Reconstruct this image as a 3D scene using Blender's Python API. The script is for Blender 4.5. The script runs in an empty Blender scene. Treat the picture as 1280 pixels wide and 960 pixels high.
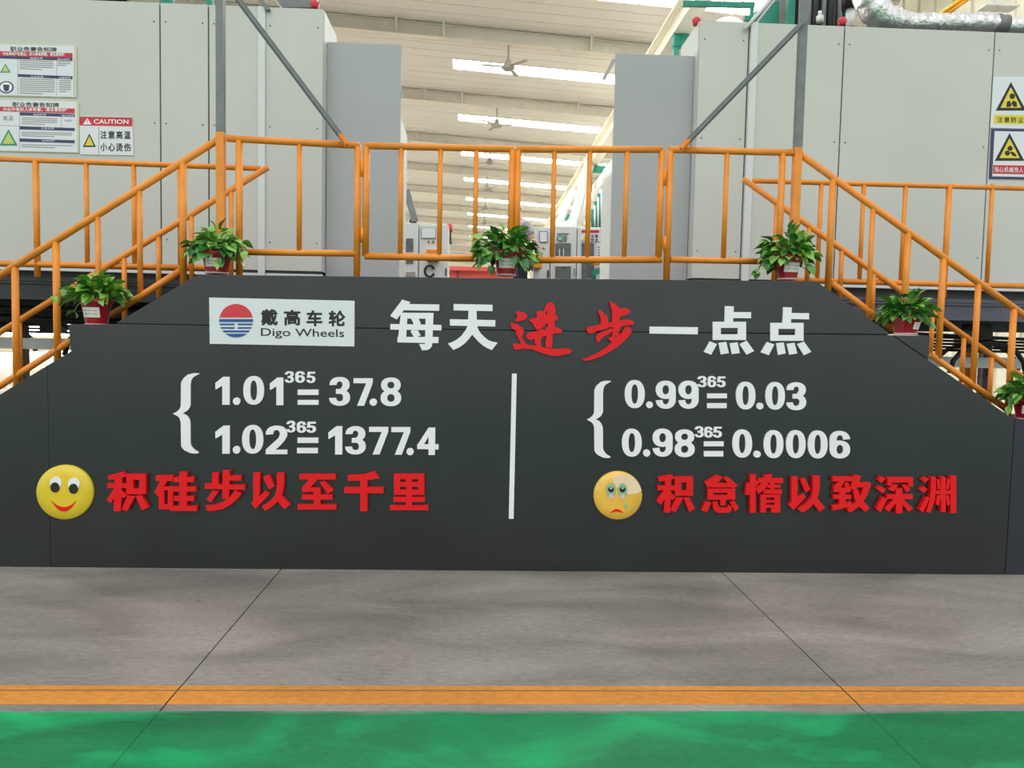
import bpy, bmesh, math, random
from mathutils import Vector, Matrix
random.seed(7)
SC = bpy.context.scene
COL = SC.collection
PI = math.pi

# ------------------------------------------------------------ camera
F = 962.0                      # focal length for the 1280 px wide frame
CAM = Vector((0.0, -5.03, 1.55))
_Y = Vector((-41, 59, -F)).normalized()
_z = Vector((.021, 1, 0)); _z.z = -(_z.x*_Y.x + _z.y*_Y.y)/_Y.z
_Z = _z.normalized(); _X = _Y.cross(_Z)
ROT = Matrix((_X, _Y, _Z))     # camera -> world
cd = bpy.data.cameras.new('camera'); cam = bpy.data.objects.new('camera', cd); COL.objects.link(cam)
cd.sensor_width = 36; cd.lens = 36*F/1280; cd.clip_end = 300
cam.matrix_world = Matrix.Translation(CAM) @ ROT.to_4x4()
SC.camera = cam
# ------------------------------------------------------------ daylight
w = bpy.data.worlds.new('sky'); SC.world = w; w.use_nodes = True
nt = w.node_tree; bg = nt.nodes['Background']
bg.inputs[0].default_value = (.97, .985, 1, 1); bg.inputs[1].default_value = .92
sd = bpy.data.lights.new('daylight', 'SUN'); sd.energy = .55; sd.angle = R_ = math.radians(60); sd.color = (1, .98, .95)
so = bpy.data.objects.new('daylight', sd); COL.objects.link(so); so.location = (0, -6, 12); so.rotation_euler = (math.radians(42), math.radians(-12), 0)
SC.view_settings.view_transform = 'Standard'; SC.view_settings.look = 'None'
SC.view_settings.exposure = .30; SC.view_settings.gamma = 1; SC.view_settings.use_curve_mapping = False

# ------------------------------------------------------------ helpers
def P(px, py, y):
    """point of the photograph measured on the vertical plane at depth y"""
    r = ROT @ Vector((px-640, 480-py, -F)); t = (y-CAM.y)/r.y
    return CAM + r*t
def lin(c):
    return tuple(((v/255)/12.92 if v/255 <= .04045 else ((v/255+.055)/1.055)**2.4) for v in c)
MATS = {}
def mat(name, rgb, rough=.5, metal=0., var=.08, scale=4., bump=0., bscale=60., coat=0., emit=None, stretch=None, spec=.5):
    m = bpy.data.materials.new(name); m.use_nodes = True; n = m.node_tree; b = n.nodes['Principled BSDF']
    c = lin(rgb); b.inputs['Roughness'].default_value = rough; b.inputs['Metallic'].default_value = metal
    b.inputs['Specular IOR Level'].default_value = spec
    if coat: b.inputs['Coat Weight'].default_value = coat; b.inputs['Coat Roughness'].default_value = .2
    tc = n.nodes.new('ShaderNodeTexCoord'); src = tc.outputs['Object']
    if stretch:
        mp = n.nodes.new('ShaderNodeMapping'); mp.inputs['Scale'].default_value = stretch; n.links.new(src, mp.inputs[0]); src = mp.outputs[0]
    nz = n.nodes.new('ShaderNodeTexNoise'); nz.inputs['Scale'].default_value = scale; nz.inputs['Detail'].default_value = 6
    n.links.new(src, nz.inputs['Vector'])
    rp = n.nodes.new('ShaderNodeValToRGB'); e = rp.color_ramp.elements
    e[0].position = .3; e[1].position = .7
    e[0].color = tuple(v*(1-var) for v in c)+(1,); e[1].color = tuple(min(1, v*(1+var)) for v in c)+(1,)
    n.links.new(nz.outputs['Fac'], rp.inputs[0]); n.links.new(rp.outputs[0], b.inputs['Base Color'])
    if bump:
        n2 = n.nodes.new('ShaderNodeTexNoise'); n2.inputs['Scale'].default_value = bscale; n2.inputs['Detail'].default_value = 4
        bp = n.nodes.new('ShaderNodeBump'); bp.inputs['Strength'].default_value = bump; bp.inputs['Distance'].default_value = .01
        n.links.new(src, n2.inputs['Vector']); n.links.new(n2.outputs['Fac'], bp.inputs['Height']); n.links.new(bp.outputs[0], b.inputs['Normal'])
    if emit:
        b.inputs['Emission Color'].default_value = lin(rgb)+(1,); b.inputs['Emission Strength'].default_value = emit
    MATS[name] = m; return m

class MB:
    def __init__(s): s.v = []; s.f = []; s.sm = []; s.mi = []
    def add(s, vs, fs, smooth=False, mi=0):
        o = len(s.v); s.v += [tuple(v) for v in vs]
        for f in fs: s.f.append([i+o for i in f]); s.sm.append(smooth); s.mi.append(mi)
        return s
    def box(s, a, b, mi=0):
        x0, x1 = sorted((a[0], b[0])); y0, y1 = sorted((a[1], b[1])); z0, z1 = sorted((a[2], b[2]))
        return s.add([(x0,y0,z0),(x1,y0,z0),(x1,y1,z0),(x0,y1,z0),(x0,y0,z1),(x1,y0,z1),(x1,y1,z1),(x0,y1,z1)],
              [(0,3,2,1),(4,5,6,7),(0,1,5,4),(1,2,6,5),(2,3,7,6),(3,0,4,7)], mi=mi)
    def bar(s, p, q, w, h, up=(0,0,1), mi=0):
        p = Vector(p); q = Vector(q); d = (q-p).normalized(); up = Vector(up)
        if abs(d.dot(up)) > .98: up = Vector((0,1,0))
        a = d.cross(up).normalized()*w/2; b = a.cross(d).normalized()*h/2
        vs = [p-a-b, p+a-b, p+a+b, p-a+b, q-a-b, q+a-b, q+a+b, q-a+b]
        return s.add(vs, [(0,1,2,3),(7,6,5,4),(0,4,5,1),(1,5,6,2),(2,6,7,3),(3,7,4,0)], mi=mi)
    def tube(s, pts, r, n=12, mi=0, cap=True):
        pts = [Vector(p) for p in pts]; rs = r if isinstance(r, (list, tuple)) else [r]*len(pts)
        vs = []; fs = []; k = len(pts); a = None
        for i, p in enumerate(pts):
            d = ((pts[min(i+1, k-1)]-pts[max(i-1, 0)])).normalized()
            if a is None:
                ref = Vector((0,0,1)) if abs(d.z) < .9 else Vector((1,0,0)); a = d.cross(ref).normalized()
            else: a = (a-d*a.dot(d)).normalized()
            b = d.cross(a)
            for j in range(n):
                t = 2*PI*j/n; vs.append(p+(a*math.cos(t)+b*math.sin(t))*rs[i])
        for i in range(k-1):
            for j in range(n): fs.append((i*n+j, i*n+(j+1) % n, (i+1)*n+(j+1) % n, (i+1)*n+j))
        s.add(vs, fs, True, mi)
        if cap:
            o = len(s.v)-k*n
            s.f.append([o+j for j in range(n)][::-1]); s.sm.append(False); s.mi.append(mi)
            s.f.append([o+(k-1)*n+j for j in range(n)]); s.sm.append(False); s.mi.append(mi)
        return s
    def lathe(s, prof, c=(0,0,0), n=24, mi=0, smooth=True):
        vs = []; fs = []
        for r, z in prof:
            for j in range(n): t = 2*PI*j/n; vs.append((c[0]+r*math.cos(t), c[1]+r*math.sin(t), c[2]+z))
        for i in range(len(prof)-1):
            for j in range(n): fs.append((i*n+j, i*n+(j+1) % n, (i+1)*n+(j+1) % n, (i+1)*n+j))
        return s.add(vs, fs, smooth, mi)
    def prism(s, poly, y0, y1, mi=0):
        """poly: (x,z) outline; extruded from y0 (front) to y1 (back)"""
        A = sum(poly[i][0]*poly[(i+1) % len(poly)][1]-poly[(i+1) % len(poly)][0]*poly[i][1] for i in range(len(poly)))
        if A < 0: poly = poly[::-1]
        n = len(poly); vs = [(x, y0, z) for x, z in poly]+[(x, y1, z) for x, z in poly]
        fs = [tuple(range(n)), tuple(range(2*n-1, n-1, -1))]+[(i, n+i, n+(i+1) % n, (i+1) % n) for i in range(n)]
        return s.add(vs, fs, mi=mi)
    def build(s, name, m, parent=None, bevel=0):
        me = bpy.data.meshes.new(name); me.from_pydata(s.v, [], s.f)
        for q in (m if isinstance(m, (list, tuple)) else [m]): me.materials.append(q)
        me.polygons.foreach_set('use_smooth', s.sm); me.polygons.foreach_set('material_index', s.mi); me.update()
        o = bpy.data.objects.new(name, me); COL.objects.link(o)
        if parent: o.parent = parent; o.matrix_parent_inverse = parent.matrix_basis.inverted()
        if bevel:
            b = o.modifiers.new('bevel', 'BEVEL'); b.width = bevel; b.segments = 2; b.limit_method = 'ANGLE'
        return o
def tag(o, label, cat, group=None):
    o['label'] = label; o['category'] = cat
    if group: o['group'] = group
    return o
def thing(name, loc, label, cat, group=None):
    o = bpy.data.objects.new(name, None); o.empty_display_size = .1; COL.objects.link(o); o.location = loc
    return tag(o, label, cat, group)
def struct(o): o['kind'] = 'structure'; return o
def xz(pts, y): return [(p.x, p.z) for p in (P(a, b, y) for a, b in pts)]

# ------------------------------------------------------------ materials
ORANGE = mat('orange_paint', (236,144,42), .42, var=.10, scale=9, bump=.05)
STEEL = mat('grey_angle_steel', (118,124,122), .5, .3, var=.12, scale=12)
BLACK = mat('black_panel_paint', (21,27,30), .31, var=.35, scale=1.6, bump=.03, bscale=6, spec=.75)
BLACK2 = mat('black_side_paint', (40,44,54), .33, var=.10, scale=1.5)
DARKST = mat('dark_steel', (48,50,54), .5, .2, var=.2, scale=6)
BEAMR = mat('blue_grey_beam_paint', (86,88,102), .5, .1, var=.15, scale=6)
WHITE = mat('white_acrylic', (238,240,240), .4, var=.03)
RED = mat('red_acrylic', (228,18,26), .4, var=.04, spec=.35)
ENCL = mat('pale_grey_sheet_steel', (199,201,192), .5, var=.035, scale=1.1, bump=.015, bscale=3)
ENCL2 = mat('white_grey_sheet_steel', (206,210,207), .45, var=.03, scale=2)
BLUEG = mat('blue_grey_sheet_steel', (170,174,173), .5, var=.035, scale=1.4)
SEAM = mat('dark_seam', (70,72,70), .7)
TRIM = mat('pale_trim', (212,217,214), .4, var=.03)
CREAM = mat('cream_wall_sheet', (232,228,210), .6, var=.04)
ROOF = mat('roof_liner_sheet', (212,209,203), .6, var=.03, scale=.3)
RAFT = mat('white_rafter_paint', (212,206,194), .55, var=.05)
SKYL = mat('skylight_sheet', (255,253,246), .5, emit=15.0)
GREEN = mat('teal_steel_paint', (32,140,118), .45, var=.12, scale=5)
FOIL = mat('aluminium_foil', (226,226,224), .3, .85, var=.15, scale=14, bump=.9, bscale=34)
DUCT = mat('white_duct_jacket', (226,230,230), .4, .1, var=.05)
RUBBER = mat('black_rubber', (26,26,28), .5, var=.2)
MACH = mat('grimy_machine_steel', (52,48,46), .5, .3, var=.5, scale=14)
CONV = mat('lightened_conveyor_paint', (228,230,226), .5, var=.12, scale=7)  # base colour lightened to make up for shade under the walkways
CABW = mat('white_cabinet_paint', (214,218,214), .45, var=.04)
GLASS = mat('dark_cabinet_window', (104,110,110), .15, var=.2, scale=14)
PINK = mat('hazed_red_machine', (226,96,88), .5, var=.06)  # red washed out: distance haze mixed into the base colour
YEL = mat('yellow_box_paint', (240,165,30), .5, var=.08)
POT = mat('red_plastic_pot', (172,22,38), .3, var=.10, scale=10, coat=.4)
POTW = mat('clear_saucer_rim', (214,190,190), .25, var=.1)
SOIL = mat('potting_soil', (60,44,32), .9, var=.4, scale=60)
LEAFS = [mat('leaf_%s' % n, c, .38, var=.22, scale=18, coat=.15) for n, c in
         (('mid_green', (78,142,56)), ('dark_green', (48,106,48)), ('bright_green', (128,182,72)), ('yellow_green', (150,180,80)))]
STEM = mat('pale_stem', (120,146,76), .5)
LABEL = mat('paper_label', (232,228,222), .6, var=.04)
INK = mat('black_ink', (44,44,44), .7)
SIGNW = mat('white_sign_face', (222,228,230), .5, var=.02)
SIGNR = mat('red_sign_ink', (200,44,58), .5)
SIGNB = mat('navy_sign_ink', (56,60,100), .5)
BLUE = mat('blue_emblem_ink', (28,88,150), .45)
LRED = mat('red_emblem_ink', (216,58,66), .45)
SIGNY = mat('yellow_sign_ink', (226,208,60), .5)
SIGNG = mat('yellow_green_sign_ink', (196,212,110), .5)
CREAMP = mat('cream_sign_edge', (204,208,170), .6)
YFACE = mat('yellow_disc_face', (224,200,40), .3, var=.05, coat=.3)
OFACE = mat('amber_disc_face', (238,190,70), .2, var=.10, scale=5, coat=.6)
SKIN = mat('skin', (206,158,134), .5, var=.05)
SHIRT = mat('grey_shirt', (160,160,166), .8, var=.1, scale=12)
TROU = mat('navy_trousers', (28,30,40), .8, var=.15)
HAIR = mat('black_hair', (24,20,20), .6)
TEAR = mat('pale_green_tear_ink', (140,196,150), .3, var=.1)
FAN = mat('grey_fan_paint', (150,146,136), .5)

def concrete(name, rgb, rough, dark, sc=1.0, worn=None, seed=0, edge=None):
    m = bpy.data.materials.new(name); m.use_nodes = True; n = m.node_tree; b = n.nodes['Principled BSDF']; b.inputs['Specular IOR Level'].default_value = .35
    tc = n.nodes.new('ShaderNodeTexCoord')
    def noise(scale, det, stretch=(1,1,1), dist=0):
        mp = n.nodes.new('ShaderNodeMapping'); mp.inputs['Scale'].default_value = stretch; mp.inputs['Location'].default_value = (seed, seed*.7, 0)
        nz = n.nodes.new('ShaderNodeTexNoise'); nz.inputs['Scale'].default_value = scale; nz.inputs['Detail'].default_value = det
        nz.inputs['Distortion'].default_value = dist
        n.links.new(tc.outputs['Object'], mp.inputs[0]); n.links.new(mp.outputs[0], nz.inputs['Vector']); return nz.outputs['Fac']
    def ramp(src, p0, c0, p1, c1):
        r = n.nodes.new('ShaderNodeValToRGB'); e = r.color_ramp.elements
        e[0].position = p0; e[1].position = p1; e[0].color = c0; e[1].color = c1; n.links.new(src, r.inputs[0]); return r.outputs[0]
    c = lin(rgb)
    base = ramp(noise(1.4*sc, 8, (.6,1.6,1), .6), .34, tuple(v*dark for v in c)+(1,), .66, tuple(v*1.12 for v in c)+(1,))
    fine = ramp(noise(46, 5, (.5,1,1)), .3, (.8,.8,.8,1), .7, (1.08,1.08,1.08,1))
    mx = n.nodes.new('ShaderNodeMix'); mx.data_type = 'RGBA'; mx.blend_type = 'MULTIPLY'; mx.inputs[0].default_value = 1
    n.links.new(base, mx.inputs[6]); n.links.new(fine, mx.inputs[7]); out = mx.outputs[2]
    if worn:
        fac = ramp(noise(1.5, 5, (.8,1.5,1), .8), worn[1], (0,0,0,1), worn[2], (1,1,1,1))
        m2 = n.nodes.new('ShaderNodeMix'); m2.data_type = 'RGBA'; n.links.new(fac, m2.inputs[0]); n.links.new(out, m2.inputs[6])
        m2.inputs[7].default_value = lin(worn[0])+(1,); out = m2.outputs[2]
    if edge is not None:
        sp = n.nodes.new('ShaderNodeSeparateXYZ'); n.links.new(tc.outputs['Object'], sp.inputs[0])
        ma = n.nodes.new('ShaderNodeMath'); ma.operation = 'MULTIPLY_ADD'; ma.inputs[1].default_value = .16; n.links.new(noise(5, 5, (.4,2,1)), ma.inputs[0]); n.links.new(sp.outputs[1], ma.inputs[2])
        mr = n.nodes.new('ShaderNodeMapRange'); mr.inputs['From Min'].default_value = edge; mr.inputs['From Max'].default_value = edge+.05; n.links.new(ma.outputs[0], mr.inputs[0])
        m4 = n.nodes.new('ShaderNodeMix'); m4.data_type = 'RGBA'; n.links.new(mr.outputs[0], m4.inputs[0]); n.links.new(out, m4.inputs[6]); m4.inputs[7].default_value = lin((128,132,122))+(1,); out = m4.outputs[2]
    spots = ramp(noise(9, 3), .70, (1,1,1,1), .76, (.55,.54,.52,1))
    m3 = n.nodes.new('ShaderNodeMix'); m3.data_type = 'RGBA'; m3.blend_type = 'MULTIPLY'; m3.inputs[0].default_value = .7
    n.links.new(out, m3.inputs[6]); n.links.new(spots, m3.inputs[7]); out = m3.outputs[2]
    n.links.new(out, b.inputs['Base Color'])
    rr = n.nodes.new('ShaderNodeMapRange'); rr.inputs['To Min'].default_value = rough-.1; rr.inputs['To Max'].default_value = rough+.12
    n.links.new(noise(3, 4), rr.inputs[0]); n.links.new(rr.outputs[0], b.inputs['Roughness'])
    bp = n.nodes.new('ShaderNodeBump'); bp.inputs['Strength'].default_value = .12; bp.inputs['Distance'].default_value = .004
    n.links.new(noise(60, 3), bp.inputs['Height']); n.links.new(bp.outputs[0], b.inputs['Normal'])
    return m
CONC = concrete('concrete', (152,147,139), .46, .62)
CONCF = concrete('pale_far_floor', (196,192,178), .5, .9)
GREENF = concrete('green_floor_paint', (22,126,78), .33, .74, worn=((20,176,106), .5, .72), seed=3.3, edge=-1.87)
STRIPE = concrete('orange_floor_line', (214,142,58), .5, .86, seed=1)
JOINT = mat('dark_joint', (40,38,34), .9)

# ------------------------------------------------------------ floor
floor = struct(MB().box((-30,-45,-.14), (30,78,-.06)).build('floor', JOINT))
jx = [-29.5, -13, -9, -4.21, -1.272, 1.662, 4.6, 8.5, 13, 29.5]
yj = -1.74
g = .004
for i in range(len(jx)-1):
    MB().box((jx[i]+g, yj+g, -.06), (jx[i+1]-g, 3.6, 0)).build('slab', CONC, floor)
    MB().box((jx[i]+g, -44, -.06), (jx[i+1]-g, yj-g, 0)).build('slab', CONC, floor)
    MB().box((jx[i]+.001, -44, 0), (jx[i+1]-.001, -1.925, .0015)).build('green_coating', GREENF, floor)
    MB().box((jx[i]+g, -1.865, 0), (jx[i+1]-g, yj-.007, .002)).build('floor_line', STRIPE, floor)
    MB().box((jx[i]+g, yj+.005, 0), (jx[i+1]-g, -1.695, .002)).build('floor_line', STRIPE, floor)
for x0, x1 in ((-29.9,-13), (-13,-4), (-4,4), (4,13)):
    for y0, y1 in ((3.61,20), (20,45), (45,77)):
        MB().box((x0+g, y0+g, -.06), (x1-g, y1-g, 0)).build('slab', CONCF, floor)

# ------------------------------------------------------------ hall shell
def rz(x): return 9.55-.058*(x+.9)
ceil = bpy.data.objects.new('ceiling', None); COL.objects.link(ceil); struct(ceil)
strips = [12.27+5.53*k for k in range(-1, 12)]   # near edges (world y) of the skylight rows
def roof_quad(mb, x0, x1, y0, y1, dz=0, th=.05):
    v = [(x0,y0,rz(x0)+dz),(x1,y0,rz(x1)+dz),(x1,y1,rz(x1)+dz),(x0,y1,rz(x0)+dz)]
    v += [(a,b,c+th) for a,b,c in v]
    mb.add(v, [(0,3,2,1),(4,5,6,7),(0,1,5,4),(1,2,6,5),(2,3,7,6),(3,0,4,7)])
SW = .84
for k, ys in enumerate(strips):
    y0 = ys+5.53-4.69 if k >= 0 else ys
    # liner sheets between two skylight rows: ribs run across, parallel to the rafters
    a, b = ys+SW, ys+5.53
    n = 9; wsh = (b-a)/n
    for j in range(n):
        mb = MB(); ya = a+j*wsh; 
        roof_quad(mb, -29, 13, ya, ya+wsh-.03)
        roof_quad(mb, -29, 13, ya+wsh-.045, ya+wsh+.015, -.008, .02)
        if j in (3, 6): roof_quad(mb, -29, 13, ya+wsh*.5, ya+wsh*.5+.03, -.006, .02)
        mb.build('roof_sheet', ROOF, ceil)
    roof_quad(m_ := MB(), -29, -.92, ys, ys+SW-.02); m_.build('roof_sheet', ROOF, ceil)
    roof_quad(m_ := MB(), 6.9, 13, ys, ys+SW-.02); m_.build('roof_sheet', ROOF, ceil)
    for j in range(7):
        x0 = -.9+1.11*j
        roof_quad(m_ := MB(), x0, x0+1.07, ys, ys+SW-.02, .01, .02); m_.build('skylight_panel', SKYL, ceil)
        roof_quad(m_ := MB(), x0+1.07, x0+1.11, ys-.02, ys+SW, -.03, .06); m_.build('purlin', RAFT, ceil)
    # rafter (I-beam) half way between the rows
    yr = ys+3.1
    mb = MB()
    roof_quad(mb, -26, 8.8, yr-.11, yr+.11, -.37, .02)
    roof_quad(mb, -26, 8.8, yr-.012, yr+.012, -.36, .35)
    roof_quad(mb, -26, 8.8, yr-.08, yr+.08, -.05, .03)
    mb.build('rafter', RAFT, ceil)
    for x in (-5.2, -2.6, -1.4, 2.4, 4.6):
        x += (k % 3)*.35
        MB().bar((x, yr-.03, rz(x)-.34), (x, yr-.30, rz(x)-.01), .05, .05).build('fly_brace', RAFT, ceil)
wr = struct(MB().box((9,6,0), (9.1,78,9.4)).build('wall_right', CREAM))
for i in range(60):
    y = 6.2+i*.6
    MB().box((8.95,y,0), (9,y+.12,9.3)).build('sheet_rib', CREAM, wr)
wb = struct(MB().box((-29,77,0), (9,77.2,11)).build('wall_back', CREAM))
wl = struct(MB().box((-29.2,6,0), (-29,77,1.0)).box((-29.2,6,3.4), (-29,77,11.2)).build('wall_left', CREAM))
for i in range(9):
    y = 6.5+i*7.8
    wn = struct(MB().box((-29.15,y,1), (-29.05,y+.12,3.4)).box((-29.15,y+7.5,1), (-29.05,y+7.62,3.4)).box((-29.15,y+3.7,1), (-29.05,y+3.8,3.4)).build('window_%d' % (i+1), CREAM))
    MB().box((-29.12,y+.12,1.02), (-29.1,y+7.5,3.38)).build('pane', SKYL, wn)

# ------------------------------------------------------------ stair bridge with the black panel front
br = thing('stair_bridge', (0,.5,0), 'wide black-painted stair bridge whose panelled front carries the white and red lettering', 'stairs')
TH = .03
def panel(pts, name='front_panel', m=BLACK, y0=0, y1=TH): return MB().prism(pts, y0, y1).build(name, m, br, bevel=.002)
panel([(-1.80,1.909),(.2,1.934),(2.22,1.963),(2.742,1.624),(.8,1.602),(-.8,1.592),(-2.318,1.588)])
main = [(-2.617,1.574),(-2.30,1.583),(-.8,1.587),(.8,1.597),(2.748,1.618),(3.012,1.452),(3.626,1.066),(3.622,.002),(-2.748,.002),(-2.748,1.310),(-2.60,1.404)]
panel(main)
panel([(2.756,1.619),(3.008,1.619),(3.008,1.461)])
panel([(-2.749,1.31),(-2.749,.002),(-4.78,.002)])
panel([(3.63,1.066),(4.5,1.066),(4.5,.002),(3.627,.002)], m=BLACK2)
panel([(4.505,1.0),(4.505,.002),(6.1,.002)], m=BLACK2)
MB().box((-2.61,TH+.013,1.545), (-2.28,.235,1.572)).build('ledge', BLACK, br)
MB().box((2.60,TH+.013,1.585), (3.01,.235,1.614)).build('ledge', CONV, br)
MB().box((3.63,TH+.013,1.035), (4.5,.5,1.062)).build('ledge', DARKST, br)
panel([(-2.3,1.55),(2.7,1.57),(2.7,1.63),(-2.3,1.61)], 'seam_backing', SEAM, TH+.001, TH+.011)
panel([(-2.80,.01),(-2.69,.01),(-2.69,1.27),(-2.80,1.2)], 'seam_backing', SEAM, TH+.001, TH+.011)
panel([(3.58,.01),(3.68,.01),(3.68,1.02),(3.58,1.02)], 'seam_backing', SEAM, TH+.001, TH+.011)
panel([(2.70,1.56),(2.99,1.44),(2.995,1.50),(2.76,1.60)], 'seam_backing', SEAM, TH+.001, TH+.011)
DZ = 1.90
MB().box((-1.80,TH+.005,DZ-.05), (2.2,1.06,DZ)).build('deck', DARKST, br)
for s, xa in ((-1, -1.80), (1, 2.2)):
    for k in range(1, 11):
        x1 = xa+s*.262*(k-1); x2 = xa+s*.262*k; z = DZ-.03-.168*k
        MB().box((x1,.31,z-.03), (x2+s*.02,1.0,z)).build('tread', DARKST, br)
    MB().bar((xa,1.0,DZ-.2), (xa+s*2.75,1.0,.05), .03, .2).build('stringer', DARKST, br)
for x in (-1.7, .2, 2.1):
    for y in (.12, .95): MB().box((x-.04,y-.04,0), (x+.04,y+.04,DZ-.05)).build('leg', DARKST, br)

# ------------------------------------------------------------ text and glyphs
def font_mesh(body, offset=0, extr=0., res=4):
    c = bpy.data.curves.new('t', 'FONT'); c.body = body; c.size = 1; c.offset = offset; c.extrude = extr
    c.resolution_u = res; c.fill_mode = 'BOTH' if extr else 'FRONT'
    o = bpy.data.objects.new('t', c); COL.objects.link(o)
    me = bpy.data.meshes.new_from_object(o)
    vs = [v.co.copy() for v in me.vertices]; fs = [tuple(p.vertices) for p in me.polygons]
    bpy.data.objects.remove(o); bpy.data.curves.remove(c); bpy.data.meshes.remove(me)
    return vs, fs
def text(mb, body, q, y, bold=0, thick=0., mi=0, res=3, offset=0):
    """q: photo-measured box (x0,y0,x1,y1[,y drop at the right end]); flat print at depth y"""
    vs, fs = font_mesh(body, offset, .5 if thick else 0, res)
    if not vs: return
    xs = [v.x for v in vs]; ys = [v.y for v in vs]; a, b, c, d = min(xs), max(xs), min(ys), max(ys)
    drop = q[4] if len(q) > 4 else 0
    offs = [(0,0)] if not bold else [(math.cos(t)*bold, math.sin(t)*bold) for t in [k*PI/4+PI/8 for k in range(8)]]
    for n_, (ox, oy) in enumerate(offs):
        out = []; y += .00012 if n_ else 0
        for v in vs:
            u = (v.x-a)/(b-a); t = (v.y-c)/(d-c)
            px = q[0]+bold+ox+u*(q[2]-q[0]-2*bold); py = q[3]-bold+oy+t*(q[1]-q[3]+2*bold)+drop*u
            p = P(px, py, y)
            out.append((p.x, y+(thick*(.5-v.z) if thick else 0), p.z))
        mb.add(out, fs, mi=mi)
def poly(mb, pts, org, s, y, th, mi=0):
    p = xz([(org[0]+a/s, org[1]+b/s) for a, b in pts], y); mb.prism(p, y, y+th-.0005, mi=mi)
def glyph(polys, org, s, y, th, m, parent, name='character', jit=True):
    mb = MB()
    for i, q in enumerate(polys): poly(mb, q, org, s, y+i*.00012, th)
    return mb.build(name, m, parent)
def rect(x0, y0, x1, y1): return [(x0,y0),(x1,y0),(x1,y1),(x0,y1)]
def frame(x0, y0, x1, y1, a0, b0, a1, b1):
    return [rect(x0,y0,x1,b0), rect(x0,b1,x1,y1), rect(x0,y0,a0,y1), rect(a1,y0,x1,y1)]

# --- headline
TW = .012
hl = thing('headline_lettering', (.5,-.01,1.6), 'headline of large white characters with two red brush characters along the black front', 'lettering')
o, s = (480,370), 8.533
glyph([[(195,38),(282,65),(135,250),(65,212)], [(245,85),(590,90),(588,158),(215,152)], [(180,178),(252,178),(232,495),(145,495)],
  [(180,178),(528,180),(527,243),(178,240)], [(445,180),(528,180),(515,510),(437,505)], [(145,435),(582,437),(580,503),(143,495)],
  [(68,298),(612,308),(612,367),(66,358)], [(437,495),(515,500),(510,535),(490,562),(460,577),(405,580),(375,512),(437,512)],
  [(288,238),(368,240),(392,290),(385,303),(318,303)], [(283,378),(300,362),(360,366),(392,420),(345,438),(318,436)]], o, s, -TW, TW, WHITE, hl)
glyph([[(742,85),(1158,93),(1157,162),(742,153)], [(703,247),(1188,257),(1187,326),(702,315)], [(902,150),(988,150),(990,322),(893,318)],
  [(893,312),(992,318),(980,352),(940,412),(905,460),(870,498),(830,530),(790,555),(740,575),(680,507),(730,490),(775,465),(820,430),(852,390),(875,355)],
  [(893,312),(992,318),(1005,355),(1030,395),(1070,438),(1115,472),(1160,488),(1213,497),(1150,577),(1100,556),(1050,525),(1000,480),(940,412),(905,360)]], o, s, -TW, TW, WHITE, hl)
o, s = (630,370), 6.4
glyph([[(88,128),(120,124),(150,128),(176,142),(186,165),(180,182),(150,196),(110,204),(84,198),(98,184),(106,170),(104,152)],
  [(52,222),(62,216),(95,222),(130,240),(152,262),(160,290),(150,310),(143,325),(160,360),(185,392),(160,402),(135,380),(122,350),(108,325),(95,300),(100,282),(80,268),(62,258)],
  [(70,390),(85,378),(130,385),(180,388),(240,396),(300,408),(360,420),(420,424),(470,420),(510,420),(532,428),(545,442),(525,460),(470,470),(430,480),(380,478),(340,468),(300,455),(260,440),(220,425),(150,420),(110,428),(88,432),(75,412)],
  [(258,125),(300,118),(328,122),(325,150),(318,215),(330,235),(310,252),(262,272),(240,240),(232,222),(200,195),(206,186),(245,178),(262,165)],
  [(345,60),(365,48),(390,55),(405,80),(410,110),(410,148),(430,165),(430,185),(405,200),(403,245),(388,300),(388,360),(380,418),(335,412),(332,360),(345,300),(350,240),(345,150),(345,112),(330,142),(318,135),(330,90)],
  [(300,140),(360,150),(380,200),(330,228),(300,200)],
  [(185,305),(210,288),(250,282),(262,280),(300,262),(330,272),(340,248),(400,245),(450,262),(468,280),(455,297),(400,300),(340,318),(270,335),(215,352),(190,345),(175,318)],
  [(245,330),(305,318),(293,360),(298,410),(268,406),(248,385),(245,360)]], o, s, -.03, .03, RED, hl, 'brush_character')
glyph([[(845,48),(862,48),(885,62),(905,80),(928,102),(965,95),(1000,108),(1014,130),(990,145),(950,160),(925,170),(922,198),(955,190),(985,187),(1025,195),(1042,212),(1036,228),(990,233),(935,242),(922,280),(912,318),(862,330),(872,280),(872,250),(840,250),(800,266),(740,282),(700,300),(672,298),(664,280),(664,255),(675,244),(720,240),(768,228),(778,208),(772,170),(755,130),(762,115),(775,112),(800,140),(828,165),(832,190),(834,214),(862,210),(868,170),(866,120),(855,90)],
  [(970,252),(985,243),(1018,262),(1020,290),(990,330),(950,372),(900,412),(840,450),(780,480),(730,500),(690,512),(640,518),(625,508),(680,488),(740,460),(800,425),(850,385),(862,370),(832,340),(850,330),(900,325),(940,295)],
  [(768,290),(800,282),(838,266),(868,258),(872,285),(845,300),(800,325),(780,340),(765,365),(745,368),(736,345),(738,318)]], o, s, -.03, .03, RED, hl, 'brush_character')
o, s = (800,370), 5.818
glyph([[(70,222),(422,227),(420,279),(70,273)]], o, s, -TW, TW, WHITE, hl)
glyph([[(618,73),(683,75),(677,190),(615,188)], [(670,117),(808,117),(808,162),(670,160)]]+frame(530,187,772,320,588,232,712,278)+
  [[(508,330),(560,350),(518,427),(464,407)], [(571,340),(628,334),(646,415),(588,425)], [(652,343),(710,336),(726,415),(668,423)], [(724,350),(776,325),(830,400),(775,427)]], o, s, -TW, TW, WHITE, hl)
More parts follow.
